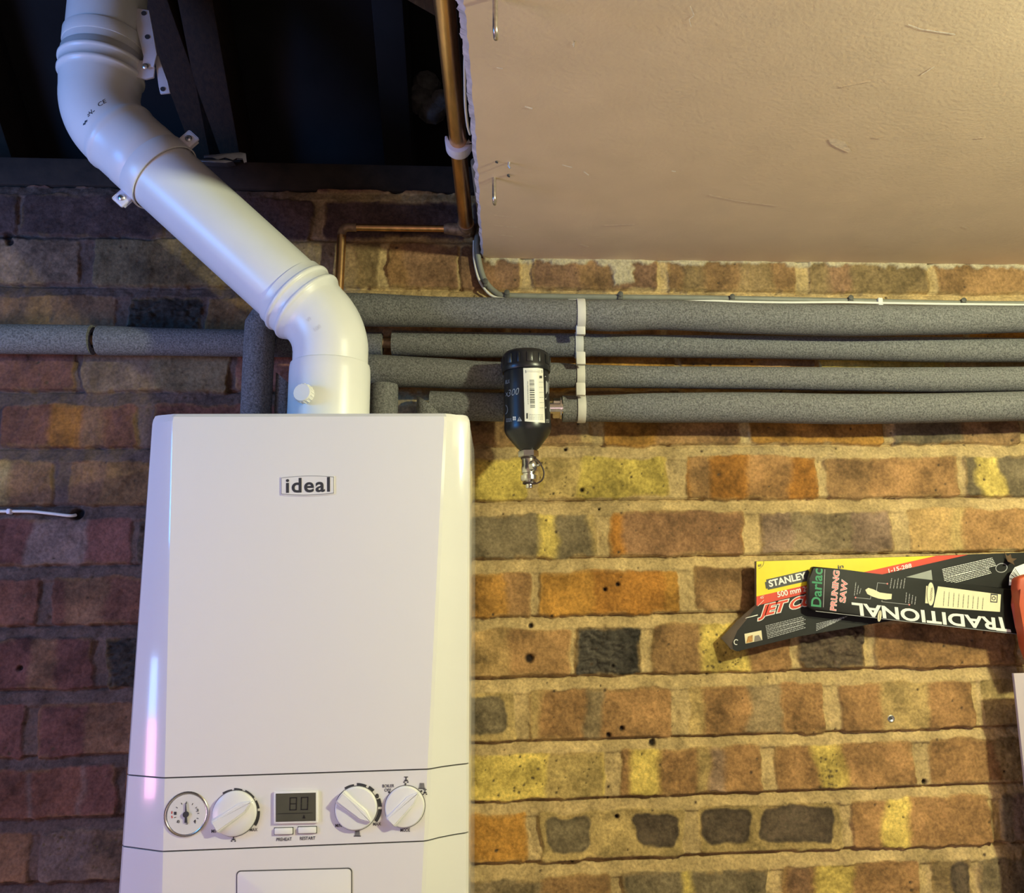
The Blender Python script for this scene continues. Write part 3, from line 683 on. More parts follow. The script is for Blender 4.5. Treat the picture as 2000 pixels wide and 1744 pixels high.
# display and push buttons
def quad(x0, y0, x1, y1, sk=-.025, o=0): return [(x0 - o, y1 + o), (x1 + o, y1 + o + (x1 - x0) * sk), (x1 + o, y0 - o + (x1 - x0) * sk), (x0 - o, y0 - o)]
mb = MB('white_plastic'); mb.prism([bf(*p, .0030) for p in quad(540, 1549, 618, 1604, o=4)], -NOUT * .003, bevel=.0006); disp = mb.build('display', boiler)
mb = MB('lcd', 'lcd_digit'); mb.prism([bf(*p, .0033) for p in quad(540, 1549, 618, 1604)], -NOUT * .0006, 'lcd')
F = lambda x, y: bf(x, y, .0036)
def seg7(x, y, w, h, on):
    t = 2.6; sk = -.06
    R_ = {'a': (x, y, x + w, y + t), 'd': (x, y + h - t, x + w, y + h), 'g': (x, y + h / 2 - t / 2, x + w, y + h / 2 + t / 2), 'f': (x, y, x + t, y + h / 2), 'e': (x, y + h / 2, x + t, y + h), 'b': (x + w - t, y, x + w, y + h / 2), 'c': (x + w - t, y + h / 2, x + w, y + h)}
    for k in on:
        a, b, c, d = R_[k]; q = [(a + .5, d - .5), (c - .5, d - .5), (c - .5, b + .5), (a + .5, b + .5)]
        ppoly(mb, [(px - (py - y) * sk * -1 * .5, py - (px - 565) * .03) for px, py in q], F, 'lcd_digit')
seg7(567, 1556, 15, 26, 'abcdefg'); seg7(589, 1556, 15, 26, 'abcdef')
ppoly(mb, [(545, 1588.4), (612, 1586.6), (612, 1585.8), (545, 1587.6)], F, 'lcd_digit'); ppoly(mb, [(592, 1597), (598, 1597), (595, 1590)], F, 'lcd_digit')
o = mb.build('screen', disp); o['label'] = 'dark screen reading 80'
for x0, y0 in ((537, 1617), (583, 1615)):
    mb = MB('white_plastic', 'seam')
    mb.prism([bf(*p, .0006) for p in quad(x0, y0, x0 + 35, y0 + 12, o=1.2)], -NOUT * .0006, 'seam')
    mb.prism([bf(*p, .0028) for p in quad(x0, y0, x0 + 35, y0 + 12)], -NOUT * .0026, 'white_plastic', bevel=.0007); mb.build('push_button', boiler)

# ---------------------------------------------------------------- flue
DF = .15
A0 = W(645, 803, DF); A1 = W(645, 643, DF); A2 = W(198, 231, DF); ax = (A1.x + A0.x) / 2
A0 = Vector((ax, -DF, ZT - .002)); A1 = Vector((ax, -DF, A1.z)); A2 = Vector((-.5535, -DF, A2.z + .002)); A3 = Vector((-.5535, -DF, 2.62))
flue = thing('flue', A0, 'white plastic flue pipe slanting up left from the boiler top into the dark loft', 'flue pipe')
def pathlen(pts):
    s = [0]
    for i in range(1, len(pts)): s.append(s[-1] + (pts[i] - pts[i - 1]).length)
    return s
zj = W(645, 712, DF).z
R0 = .0500
mb = MB('white_plastic')
mb.lathe(Vector((ax, -DF, ZT - .003)), (0, 0, 1), [(.066, 0), (.066, .004), (.060, .007), (.0525, .011), (.0525, zj - ZT - .012), (.0522, zj - ZT - .004), (.0512, zj - ZT + .0015), (.0490, zj - ZT + .003), (.049, zj - ZT - .01)], 64)
base = mb.build('flue_base', flue)
cp_ = W(597, 771, DF + .054); dirp = Vector((-.25, -1, .05)).normalized()
mb = MB('white_plastic')
mb.lathe(cp_ - dirp * .012, dirp, [(.006, 0), (.006, .010), (.0105, .0105), (.0118, .012), (.0118, .0215), (.0108, .0235), (.002, .0240)], 36)
for k in range(18):
    a = 2 * math.pi * k / 18; u = dirp.cross(Vector((0, 0, 1))).normalized(); v = dirp.cross(u)
    mb.box(cp_ - dirp * .012 + dirp * .017 + (u * math.cos(a) + v * math.sin(a)) * .0119, (.0012, .008, .0012), rot=dirp.to_track_quat('Y', 'Z').to_matrix())
mb.build('test_cap', base)
mb = MB('white_plastic')
for px, s in ((633, .006), (612, .004)):
    p = W(px, 803, DF + .060); mb.lathe(Vector((p.x, p.y, ZT - .002)), (0, 0, 1), [(s, 0), (s, .010), (s * .8, .0125), (s * .2, .013)], 16)
mb.build('fixing_lug', base)
dd = (A2 - A1).normalized()
def elbow_parts(name, a, b, c, r, socket_at_end, extra_in=.03, extra_out=.06):
    arc = fillet(a, b, c, r, 14); d1 = (arc[0] - arc[1]).normalized(); d2 = (arc[-1] - arc[-2]).normalized()
    e1 = (a - arc[0]).normalized(); e2 = (c - arc[-1]).normalized()
    return arc, e1, e2
# lower elbow, socket with two raised beads facing the slanting pipe
arc, e1, e2 = elbow_parts('e', A0, A1, A2, .078, True)
Ls = W(603, 604, DF)
send = Vector((arc[-1])) ; sock_len = max((Ls - arc[-1]).dot(e2), .02)
mb = MB('white_plastic')
pts = [Vector((ax, -DF, zj - .004))] + arc; rad = [.0488] + [.0488] + [.0492] * (len(arc) - 2) + [.0498]
prof = [(.003, .0503), (.007, .0532), (.0085, .0536), (.0095, .0550), (.011, .0557), (.013, .0557), (.0145, .0550), (.0155, .0535), (.0165, .0531), (.0255, .0531), (.0265, .0536), (.0275, .0550), (.029, .0558), (.031, .0558), (.0325, .0550), (.0335, .0536), (.0345, .0531), (.043, .0528), (.0445, .0526), (.045, .0512), (.0451, .0502)]
off = -.012
for s, r_ in prof: pts.append(arc[-1] + e2 * (s + off + .012)); rad.append(r_)
mb.sweep(pts, rad, 64, up=(0, 1, 0), cap=False)
p_end = pts[-1]
fs = surf(mb.bm)
for s, q in (('V1', ((602, 630), (608, 624), (598, 624))), ('100', ((616, 648), (628, 640), (612, 641)))):
    ptext(mb, s, *q, fs, 'white_satin')
mb.build('lower_elbow', flue, sharp=50)
# slanting pipe
arc2 = fillet(A3, A2, A1, .085, 14); e3 = (A1 - arc2[-1]).normalized()
Lu = W(290, 314, DF)
mb = MB('white_plastic')
s_top = arc2[-1] + e3 * .02
mb.sweep([p_end - e3 * -.02, p_end, s_top], [R0, R0, R0], 64, up=(0, 1, 0)); mb.build('slanting_pipe', flue, sharp=50)
# upper elbow: bead at its lower mouth, socket with beads at the top
mb = MB('white_plastic', 'print_dark')
zsk = W(195, 150, DF).z; zst = W(195, 92, DF).z
top0 = arc2[0]
pts, rad = [], []
for z, r_ in ((zst, .0502), (zst - .0004, .0515), (zst - .014, .0517), (zst - .015, .0530), (zst - .0235, .0534), (zst - .0245, .0545), (zst - .026, .0560), (zst - .029, .0560), (zst - .0305, .0547), (zst - .0315, .0536), (zst - .0415, .0535), (zst - .0425, .0545), (zst - .044, .0556), (zst - .047, .0556), (zst - .0485, .0545), (zst - .0495, .0530), (zst - .056, .0522)):
    if z > top0.z + .001: pts.append(Vector((top0.x, top0.y, z))); rad.append(r_)
pts += arc2; rad += [.0512] * (len(arc2) - 1) + [.0514]
for s, r_ in ((.003, .0520), (.006, .0532), (.010, .0532), (.013, .0520), (.016, .0515), (.040, .0515), (.043, .0520), (.075, .0520), (.077, .0502)): pts.append(arc2[-1] + e3 * s); rad.append(r_)
mb.sweep(pts, rad, 64, up=(0, 1, 0), cap=False)
fs = surf(mb.bm)
ptext(mb, 'CE', (193, 209), (208, 200), (190, 202), fs, 'print_dark', .0)
for a, b in (((172, 228), (185, 216)), ((171, 225), (176, 221)), ((178, 214), (180, 222)), ((173, 219), (181, 222))):
    dx, dy = b[0] - a[0], b[1] - a[1]; L = math.hypot(dx, dy); nx, ny = -dy / L * .7, dx / L * .7
    ppoly(mb, [(a[0] - nx, a[1] - ny), (b[0] - nx, b[1] - ny), (b[0] + nx, b[1] + ny), (a[0] + nx, a[1] + ny)], fs, 'print_dark')
for a in ((162, 245), (165, 240)): ppoly(mb, [(a[0], a[1]), (a[0] + 5, a[1] - 2), (a[0] + 6, a[1] - 6), (a[0] + 1, a[1] - 4)], fs, 'print_dark')
mb.build('upper_elbow', flue, sharp=50)
mb = MB('white_plastic'); mb.sweep([Vector((A3.x, -DF, zst - .03)), Vector((A3.x, -DF, zst + .0)), A3], [R0, R0, R0], 64); mb.build('upright_pipe', flue)

def screw(mb, p, n, r=.0042, m='steel'):
    n = Vector(n).normalized(); mb.lathe(p, n, [(r, 0), (r, .0012), (r * .75, .0026), (r * .3, .0032)], 16, m)
# clamp round the top of the slanting pipe
cc = arc2[-1] + e3 * .082; nrm_ = e3.cross(Vector((0, 1, 0))).normalized()
if nrm_.z < 0: nrm_ = -nrm_
clamp = thing('pipe_clamp', cc, 'white band clamp with two screwed ears round the top of the slanting flue pipe', 'pipe clamp', 'white flue clamps')
mb = MB('white_plastic')
def band(mbx, c, axd, r, wd, th, m=None):
    mbx.lathe(c, axd, [(r, -wd / 2), (r + th * .8, -wd / 2), (r + th, -wd / 2 + .001), (r + th, wd / 2 - .001), (r + th * .8, wd / 2), (r, wd / 2)], 64, m, cap=False)
band(mb, cc, e3, .0515, .024, .0022); mb.build('band', clamp)
for s, px, py in ((1, 318, 238), (-1, 243, 372)):
    mb = MB('clip_white'); c = cc + nrm_ * s * .0600 + Vector((0, -.012, 0)); ax2 = nrm_
    up_ = e3; Rm = Matrix((e3, Vector((0, -1, 0)), nrm_)).transposed()
    mb.box(c, (.020, .0035, .020), bevel=.0028, rot=Rm, seg=3); mb.box(c + Vector((0, .006, 0)) - nrm_ * s * .002, (.018, .0035, .018), bevel=.001, rot=Rm)
    mb.box(c - nrm_ * s * .009 + Vector((0, .004, 0)), (.018, .014, .003), bevel=.001, rot=Rm)
    e_ = mb.build('ear', clamp)
    mb = MB('steel', 'print_dark'); c2 = c + Vector((0, -.0018, 0)); screw(mb, c2, (0, -1, 0), .0048)
    for q in (0, 1): mb.box(c2 + Vector((0, -.0031, 0)), (.0045, .0006, .0009) if q == 0 else (.0009, .0006, .0045), 'print_dark')
    mb.build('screw', e_)
# bracket strap beside the upper elbow
c0 = Vector((A3.x, -DF, zst - .046))
p_lug = W(285, 128, DF + .01)
brk = thing('pipe_clamp', c0, 'white flue clamp with a long drilled strap hanging beside the upper elbow', 'pipe clamp', 'white flue clamps')
mb = MB('white_plastic'); band(mb, Vector((A3.x, -DF, zst + .006)), (0, 0, 1), .0508, .018, .0018)
mb.build('band', brk)
mb = MB('clip_white'); p_l = [W(x, y, DF + .012) for x, y in ((262, 118), (290, 118), (302, 130), (300, 150), (284, 154), (266, 150))]
mb.prism(p_l, (0, .004, 0), bevel=.0008); mb.build('ear', brk)
def strap(pts_l, pts_r, d0, d1, name):
    mb = MB('clip_white', 'print_dark'); n = len(pts_l) - 1
    L = [W(x, y, d0 + (d1 - d0) * i / n) for i, (x, y) in enumerate(pts_l)]; R = [W(x, y, d0 + (d1 - d0) * i / n) for i, (x, y) in enumerate(pts_r)]
    mb.prism(L + R[::-1], (0, .003, 0), bevel=.0004); return mb
mb = strap([(263, 15), (268, 60), (281, 110), (277, 130)], [(291, 20), (298, 60), (306, 105), (300, 130)], DF + .016, DF + .016, 's')
for x, y in ((281, 26), (288, 72)):
    c = W(x, y, DF + .0165); mb.lathe(c, (0, -1, 0), [(.0035, 0), (.0035, .0006)], 16, 'print_dark')
mb.build('strap', brk)
mb = strap([(302, 112), (310, 170), (313, 183)], [(309, 108), (327, 160), (332, 181)], DF + .008, DF + .008, 's')
c = W(318, 174, DF + .0085); mb.lathe(c, (0, -1, 0), [(.0033, 0), (.0033, .0006)], 16, 'print_dark'); mb.build('strap', brk)
mb = MB('steel'); screw(mb, W(284, 130, DF + .0165), (0, -1, 0), .0045); mb.build('screw', brk)
# zinc strap lying on the wall plate
st = thing('metal_strap', W(440, 308, -.02), 'bright zinc strap lying on the timber plate at the wall top, right of the flue', 'metal strap')
mb = MB('steel')
ps = [(398, 303), (470, 297), (480, 299), (482, 316), (476, 318), (474, 309), (462, 308), (455, 313), (440, 307), (425, 312), (415, 307), (398, 308)]
mb.prism([W(x, y, .012) for x, y in ps], (0, .004, 0), bevel=.0004)
mb.prism([W(x, y, .016) for x, y in ((384, 311), (440, 312), (455, 315), (440, 318), (384, 315))], (0, .018, .002), bevel=.0004)
mb.build('perforated_plate', st)
# ---------------------------------------------------------------- foam-lagged pipes
def pipe_from_edges(tab, d):
    "tab rows: (px, top, bottom) -> axis points and radii at depth d"
    P_, R_ = [], []
    for x, a, b in tab:
        p, q = W(x, a, d), W(x, b, d); P_.append((p + q) / 2); R_.append((p - q).length / 2)
    return P_, R_
def dense(P_, R_, n=8):
    Q = smooth_path(P_, n); rr = []
    for i in range(len(P_) - 1):
        for k in range(n): t = k / n; t = t * t * (3 - 2 * t); rr.append(R_[i] * (1 - t) + R_[i + 1] * t)
    rr.append(R_[-1]); return Q, rr
def sleeve(parent, P_, R_, name='foam_sleeve', cutL=0.0, cutR=0.0):
    Q, rr = dense(P_, R_); mb = MB('foam', 'foam_cut')
    t0 = (Q[1] - Q[0]).normalized(); t1 = (Q[-1] - Q[-2]).normalized()
    pts = [Q[0], Q[0] + t0 * .001] + Q[1:-1] + [Q[-1] - t1 * .001, Q[-1]]
    rad = [rr[0] * .55, rr[0]] + rr[1:-1] + [rr[-1], rr[-1] * .55]
    mb.sweep(pts, rad, 36, 'foam', cap=False); return mb.build(name, parent, sharp=50)
def core(parent, a, b, r=.0075):
    mb = MB('copper_dull'); mb.sweep([a, b], r, 16); return mb.build('copper_core', parent)
G_ = 'foam-lagged heating pipes'
DP = .055
# topmost pipe, turning down left of the flue
t1 = [(700, 574, 636), (860, 581, 638), (1000, 583, 640), (1130, 587, 643), (1200, 587, 646), (1300, 587, 643), (1475, 594, 651), (1650, 596, 655), (1825, 598, 653), (2010, 598, 648), (2150, 597, 646)]
P1, R1 = pipe_from_edges(t1, .072)
va = W(505, 700, .072); zc1 = P1[0].z
pa = thing('insulated_pipe', P1[5], 'topmost grey foam-lagged pipe, just under the cables, bending down left of the flue', 'lagged pipe', G_)
arcp = fillet(Vector((va.x, va.y, 1.7)), Vector((va.x, va.y, zc1)), P1[0], .035, 8)
sleeve(pa, [Vector((va.x, va.y, ZT + .002)), Vector((va.x, va.y, ZT + .05))] + arcp[::2] + P1, [.0208] * 2 + [.0212] * len(arcp[::2]) + R1)
# second pipe
t2 = [(-60, 634, 690), (100, 635, 691), (182, 636, 692)]
P2, R2 = pipe_from_edges(t2, .028)
pb = thing('insulated_pipe', W(1400, 678, .036), 'second grey foam-lagged pipe from the top, with two gaps, running behind the flue', 'lagged pipe', G_)
sleeve(pb, P2, R2)
P3, R3 = pipe_from_edges([(192, 637, 693), (330, 642, 694), (475, 645, 696), (600, 648, 697), (748, 650, 696)], .028); sleeve(pb, P3, R3)
P4, R4 = pipe_from_edges([(765, 646, 694), (900, 649, 698), (1130, 652, 697), (1160, 653, 696), (1300, 655, 698), (1475, 656, 700), (1650, 658, 703), (1825, 659, 707), (2010, 661, 707), (2150, 662, 707)], .030); sleeve(pb, P4, R4)
core(pb, P2[0], P4[2])
# third pipe
P5, R5 = pipe_from_edges([(600, 692, 754), (720, 693, 755), (850, 700, 757), (960, 707, 760), (1080, 709, 757), (1150, 713, 757), (1300, 716, 758), (1475, 717, 760), (1650, 718, 763), (1825, 718, 766), (2010, 717, 764), (2150, 716, 763)], .046)
pc = thing('insulated_pipe', P5[5], 'third grey foam-lagged pipe from the top, passing behind the black filter cap', 'lagged pipe', G_)
sleeve(pc, P5, R5)
# lowest pipe, with the filter in it
pd = thing('insulated_pipe', W(1500, 797, .05), 'lowest grey foam-lagged pipe, broken by the black filter', 'lagged pipe', G_)
P6, R6 = pipe_from_edges([(838, 764, 818), (900, 766, 821), (985, 768, 823)], .040); sleeve(pd, P6, R6)
P7, R7 = pipe_from_edges([(1097, 773, 824), (1150, 773, 823), (1300, 768, 825), (1475, 767, 825), (1650, 770, 828), (1825, 769, 825), (2010, 765, 821), (2150, 763, 819)], .050); sleeve(pd, P7, R7)
core(pd, P7[0] - Vector((.001, 0, 0)), P7[1], .009)
# short pieces standing on the boiler's pipe tails
def stub(px, w2, top, d, lab, tilt=0.0):
    a = W(px, top, d); r = (W(px + w2, top, d) - W(px - w2, top, d)).length / 2
    th = thing('insulated_pipe', (a.x, -d, ZT + .002), lab, 'lagged pipe', G_)
    b = Vector((a.x, -d, ZT + .002)); mb = MB('foam', 'foam_cut')
    mb.sweep([b, Vector((a.x, -d, a.z - .004)), Vector((a.x, -d, a.z)), Vector((a.x, -d, a.z))], [r, r, r * .96, r * .45], 36, 'foam', cap=False)
    if tilt:
        for v in mb.bm.verts:
            if v.co.z > a.z - .01: v.co.z += (v.co.x - a.x) * tilt
    mb.build('foam_sleeve', th, sharp=50)
    core(th, b, Vector((a.x, -d, a.z - .004)), .0075)
stub(750, 28, 752, .075, 'short upright foam sleeve rising behind the boiler, just right of the flue base')
stub(556, 17, 742, .062, 'short upright foam sleeve in shadow, just left of the flue base', -.9)
stub(836, 22, 790, .062, 'short foam sleeve cut on the slant beside the lowest pipe, right of the flue', -.8)

# ---------------------------------------------------------------- white clip strip holding the four pipes
cs = thing('pipe_strap', W(1134, 700, .07), 'white plastic strap with square buckles tying the four lagged pipes', 'pipe strap')
def pipe_at(P_, R_, px):
    x = W(px, 700, .05).x; b = min(range(len(P_) - 1), key=lambda i: 0 if P_[i].x <= x <= P_[i + 1].x else 9 + abs(P_[i].x - x)); a = (x - P_[b].x) / max(P_[b + 1].x - P_[b].x, 1e-6)
    return P_[b].lerp(P_[b + 1], a), R_[b] * (1 - a) + R_[b + 1] * a
for P_, R_ in ((P1, R1), (P4, R4), (P5, R5), (P7, R7)):
    c, r = pipe_at(P_, R_, 1133); mb = MB('strap_white'); band(mb, c, (1, 0, 0), r + .0006, .0118, .0012); mb.build('strap_band', cs)
for y0, y1 in ((636, 655), (688, 713), (748, 773)):
    a = W(1134, y0, .078); b = W(1134, y1, .078); mb = MB('strap_white'); mb.box((a + b) / 2, (.0136, .010, (a - b).length), bevel=.0016, seg=2); mb.build('buckle', cs)
a = W(1112, 590.5, .055); b = W(1140, 588, .055)
mb = MB('strap_white'); mb.box((a + b) / 2 + Vector((0, 0, .0015)), ((b - a).length + .004, .010, .002), bevel=.0005); mb.build('strap_tail', cs)

# ---------------------------------------------------------------- black filter
DB = .104
tp = W(1027, 700, DB); bt = W(1032, 880, DB); axb = (bt - tp).normalized(); axu = -axb
def zb_(py): return (tp.z - W(1030, py, DB).z) / -axb.z
fil = thing('magnetic_filter', bt, 'black plastic heating system filter with a white label, hanging on the lowest lagged pipe', 'filter')
mb = MB('black_plastic', 'black_gloss', 'label_white', 'print_dark', 'print_white', 'print_silver')
s1, s2, s3, s4 = zb_(722), zb_(834), zb_(847), zb_(880)
mb.lathe(tp, axb, [(.028, s1 - .01), (.0312, s1), (.0316, s1 + .03), (.0322, s2 - .012), (.0326, s2), (.0322, s3 - .004), (.0305, s3 + .001), (.016, s4 - .004), (.0125, s4 - .001), (.0118, s4), (.004, s4)], 64, 'black_plastic')
fs = surf(mb.bm)
LB = lambda x, y: fs(x, y, .0005)
LB2 = lambda x, y: fs(x, y, .0008)
pgrid(mb, [(1025, 823), (1064, 826), (1060, 718), (1022, 719)], LB, 'label_white', 12, 8)
ppoly(mb, [(1026.5, 729), (1058.5, 728.5), (1058, 722.5), (1026, 723)], LB2, 'print_dark')
ptext(mb, 'SENTINEL', (1028, 728), (1057, 727.6), (1028, 723.6), lambda x, y: fs(x, y, .0011), 'print_white', .02)
r_ = random.Random(2); y = 742
while y < 797:
    h = r_.choice((.9, 1.2, 2.0, 2.8)); x0 = 1034 + (y - 742) * .03
    ppoly(mb, [(x0, y + h), (x0 + 9, y + h), (x0 + 9, y), (x0, y)], LB2, 'print_dark'); y += h + r_.choice((.9, 1.3, 2.0))
wordbars(mb, (1031, 790), (1030, 744), 1.3, LB2, 'print_silver', 4)
for k, yy in enumerate((746, 756, 766, 776, 786, 796)): wordbars(mb, (1052 + k * .3, yy), (1060 + k * .3, yy), 1.0, LB2, 'print_silver', 50 + k)
ppoly(mb, [(1053, 739), (1058, 739), (1058, 734), (1053, 734)], LB2, 'print_dark')
for k, yy in enumerate((809, 812, 815, 818)): wordbars(mb, (1033, yy), (1060, yy + .6), 1.0, LB2, 'print_silver', 70 + k)
ppoly(mb, [(1028, 818), (1031, 818), (1031, 807), (1028, 807)], LB2, 'print_dark')
ptext(mb, '300', (992, 775), (1014, 770), (992, 762), LB, 'print_silver', -.005, .2); ptext(mb, 'x', (988, 774), (993, 773), (988, 767), LB, 'print_silver', 0)
ptext(mb, 'ELX', (988, 750), (996, 748), (988, 743), LB, 'print_silver', .01)
ptext(mb, '!', (1014.5, 821), (1016, 821), (1014.5, 816), LB2, 'print_dark', .02); ppoly(mb, [(1010, 823), (1020, 822.5), (1014.8, 814)], LB, 'print_silver')
for k in range(3): wordbars(mb, (989, 818 + k * 2.6), (1000, 817 + k * 2.6), 1.1, LB, 'print_silver', 90 + k)
for i in range(2):
    for j in range(2): ppoly(mb, [(1002 + i * 3.2, 821 - j * 4), (1004.6 + i * 3.2, 821 - j * 4), (1004.6 + i * 3.2, 817.6 - j * 4), (1002 + i * 3.2, 817.6 - j * 4)], LB, 'print_white')
for k in range(3): wordbars(mb, (1066, 819 + k * 2.6), (1072, 819 + k * 2.6), 1.1, LB, 'print_silver', 95 + k)
def line(a, b, wd, fm, m):
    dx, dy = b[0] - a[0], b[1] - a[1]; L = math.hypot(dx, dy); nx, ny = -dy / L * wd / 2, dx / L * wd / 2
    ppoly(mb, [(a[0] - nx, a[1] - ny), (b[0] - nx, b[1] - ny), (b[0] + nx, b[1] + ny), (a[0] + nx, a[1] + ny)], fm, m)
hx = [(1065.5, 733), (1072.5, 746), (1072.5, 768), (1066.5, 779)]
for a, b in zip(hx, hx[1:]): line(a, b, 1.9, LB, 'print_silver')
ppoly(mb, [(1065.5, 770), (1069.5, 764), (1069.5, 748), (1065.5, 743)], LB, 'print_silver')
line((1064.5, 796), (1074, 798), 3.2, LB, 'print_silver'); line((1073.5, 798), (1073.5, 804), 2, LB, 'print_silver')
for k in range(10):
    a0, a1 = math.radians(-80 + 16 * k), math.radians(-80 + 16 * k + 16)
    line((987 + 5 * math.cos(a0), 800 - 9 * math.sin(a0)), (987 + 5 * math.cos(a1), 800 - 9 * math.sin(a1)), .9, LB, 'print_silver')
mb.build('body', fil, sharp=45)
mb = MB('black_plastic'); s0 = zb_(693)
mb.lathe(tp, axb, [(.010, s0 - .003), (.029, s0 - .002), (.0322, s0 + .001), (.0335, s0 + .004), (.0338, s1 - .004), (.0344, s1 - .002), (.0344, s1 + .003), (.0335, s1 + .005), (.030, s1 + .005)], 64)
mb_u = axb.cross(Vector((0, 1, 0))).normalized(); mb_v = axb.cross(mb_u)
for k in range(14):
    a = 2 * math.pi * k / 14 + .1; rd_ = mb_u * math.cos(a) + mb_v * math.sin(a); tg = axb.cross(rd_)
    mb.box(tp + axb * ((s0 + s1) / 2 + .001) + rd_ * .0338, (.0085 if k % 2 else .003, .0022, (s1 - s0) * .62), bevel=.0006, rot=Matrix((tg, rd_, axb)).transposed())
mb.build('cap', fil)
def hexnut(mbx, o, axd, r, h, m): mbx.lathe(o, axd, [(r * .9, 0), (r, h * .1), (r, h * .9), (r * .9, h)], 6, m)
mb = MB('chrome'); hexnut(mb, tp + axb * s4, axb, .0140, zb_(893) - s4, 'chrome'); mb.build('hex_nut', fil, sharp=25)
v0, v1 = zb_(893), zb_(940)
mb = MB('chrome')
mb.lathe(tp, axb, [(.0085, v0 - .002), (.0095, v0 + .002), (.0095, v0 + .012), (.0102, v0 + .013), (.0102, zb_(924)), (.0088, zb_(925)), (.0088, zb_(928)), (.0118, zb_(929)), (.0118, zb_(937)), (.0100, v1), (.004, v1)], 32)
valve = mb.build('drain_valve', fil)
mb = MB('chrome'); vc = tp + axb * zb_(912) + Vector((.006, -.008, 0)); hd = Vector((.75, -.65, .05)).normalized()
mb.lathe(vc, hd, [(.0078, -.002), (.0078, .004), (.006, .0055), (.0022, .006), (.0022, .011), (.0008, .0115)], 24); mb.build('valve_spindle', valve)
mb = MB('chrome'); mb.lathe(tp, axb, [(.0052, v1 - .002), (.0052, zb_(953)), (.0044, zb_(954))], 20); mb.build('spigot', valve)
mb = MB('cord_brown')
for py, r in ((894.5, .0108), (943.5, .0092)):
    o_ = tp + axb * zb_(py); mb.lathe(o_, axb, [(r - .002, -.0015), (r, -.0012), (r, .0012), (r - .002, .0015)], 28, cap=False)
cpts = [W(x, y, DB + .012) for x, y in ((1045, 895), (1054, 903), (1061, 917), (1062, 928), (1058, 938), (1048, 944), (1038, 945))]
mb.sweep(smooth_path(cpts, 6), .0011, 10); mb.build('cap_retainer', valve)
# union nuts either side of the body
nutR = W(1086, 797, .062)
mb = MB('chrome'); hexnut(mb, W(1079, 797, .062), (1, 0, 0), .0152, .0115, 'chrome'); mb.lathe(W(1072, 797, .07), (1, 0, 0), [(.008, 0), (.008, .02)], 20); mb.lathe(W(1093.5, 797, .062), (1, 0, 0), [(.0162, 0), (.0162, .002)], 24); mb.build('union_nut', fil, sharp=25)

# ---------------------------------------------------------------- copper pipe along the edge of the ceiling opening
e0 = W(910, 437, .035); top = Vector((e0.x - .0005, -1.25, e0.z)); e0b = Vector((e0.x, -.030, e0.z))
cpipe = thing('copper_pipe', e0, 'copper pipe beside the ceiling board edge, reducing to a thin run down behind the flue', 'copper pipe')
mb = MB('copper'); mb.sweep([Vector((e0.x, -.012, e0.z)), top], .0108, 32); mb.build('large_pipe', cpipe)
sL = W(680, 440, .02); sE = W(664, 446, .02)
mb = MB('copper_dull'); mb.sweep([Vector((e0.x, -.040, e0.z)), Vector((e0.x, -.010, e0.z))], .0125, 24)
mb.sweep([Vector((e0.x + .006, -.018, e0.z - .002)), Vector((e0.x - .030, -.020, e0.z - .002)), Vector((e0.x - .034, -.020, e0.z - .002))], [.0115, .0085, .0072], 24); mb.build('reducing_elbow', cpipe)
zr = e0.z - .002; xl_ = W(668, 441, .02).x
mb = MB('copper'); mb.sweep([Vector((e0.x - .03, -.02, zr)), Vector((xl_ + .012, -.02, zr))], .0054, 20); mb.build('small_pipe', cpipe)
mb = MB('copper_dull'); q = fillet(Vector((xl_ + .03, -.02, zr)), Vector((xl_, -.02, zr)), Vector((xl_, -.02, zr - .04)), .010, 8)
mb.sweep([q[0] + Vector((.012, 0, 0))] + q + [q[-1] + Vector((0, 0, -.010))], .0066, 20); mb.build('small_elbow', cpipe)
mb = MB('copper'); mb.sweep([Vector((xl_, -.02, zr - .014)), Vector((xl_ - .0015, -.024, 2.045))], .0068, 20); mb.build('dropping_pipe', cpipe)
# white saddle clip holding it to the joist
k0 = H(900, 282, e0.z); kc = Vector((e0.x, k0.y, e0.z))
mb = MB('clip_white')
pr = []
for k in range(13):
    a = math.radians(180 + 180 * k / 12); pr.append((math.cos(a) * .0165, math.sin(a) * .0165))
outp = [(-.0165, .006)] + pr + [(.030, -.0165), (.030, -.006), (.0185, -.006)]
inn = [(.0130, .004)] + [(math.cos(math.radians(360 - 180 * k / 12)) * .0118, math.sin(math.radians(360 - 180 * k / 12)) * .0118) for k in range(13)] + [(-.0130, .006)]
mb.prism([Vector((kc.x + x, kc.y - .010, kc.z + z)) for x, z in outp + inn], (0, .020, 0), bevel=.0012)
tag(mb.build('pipe_clip', None, kc), 'white plastic saddle clip holding the copper pipe beside the ceiling board', 'pipe clip')

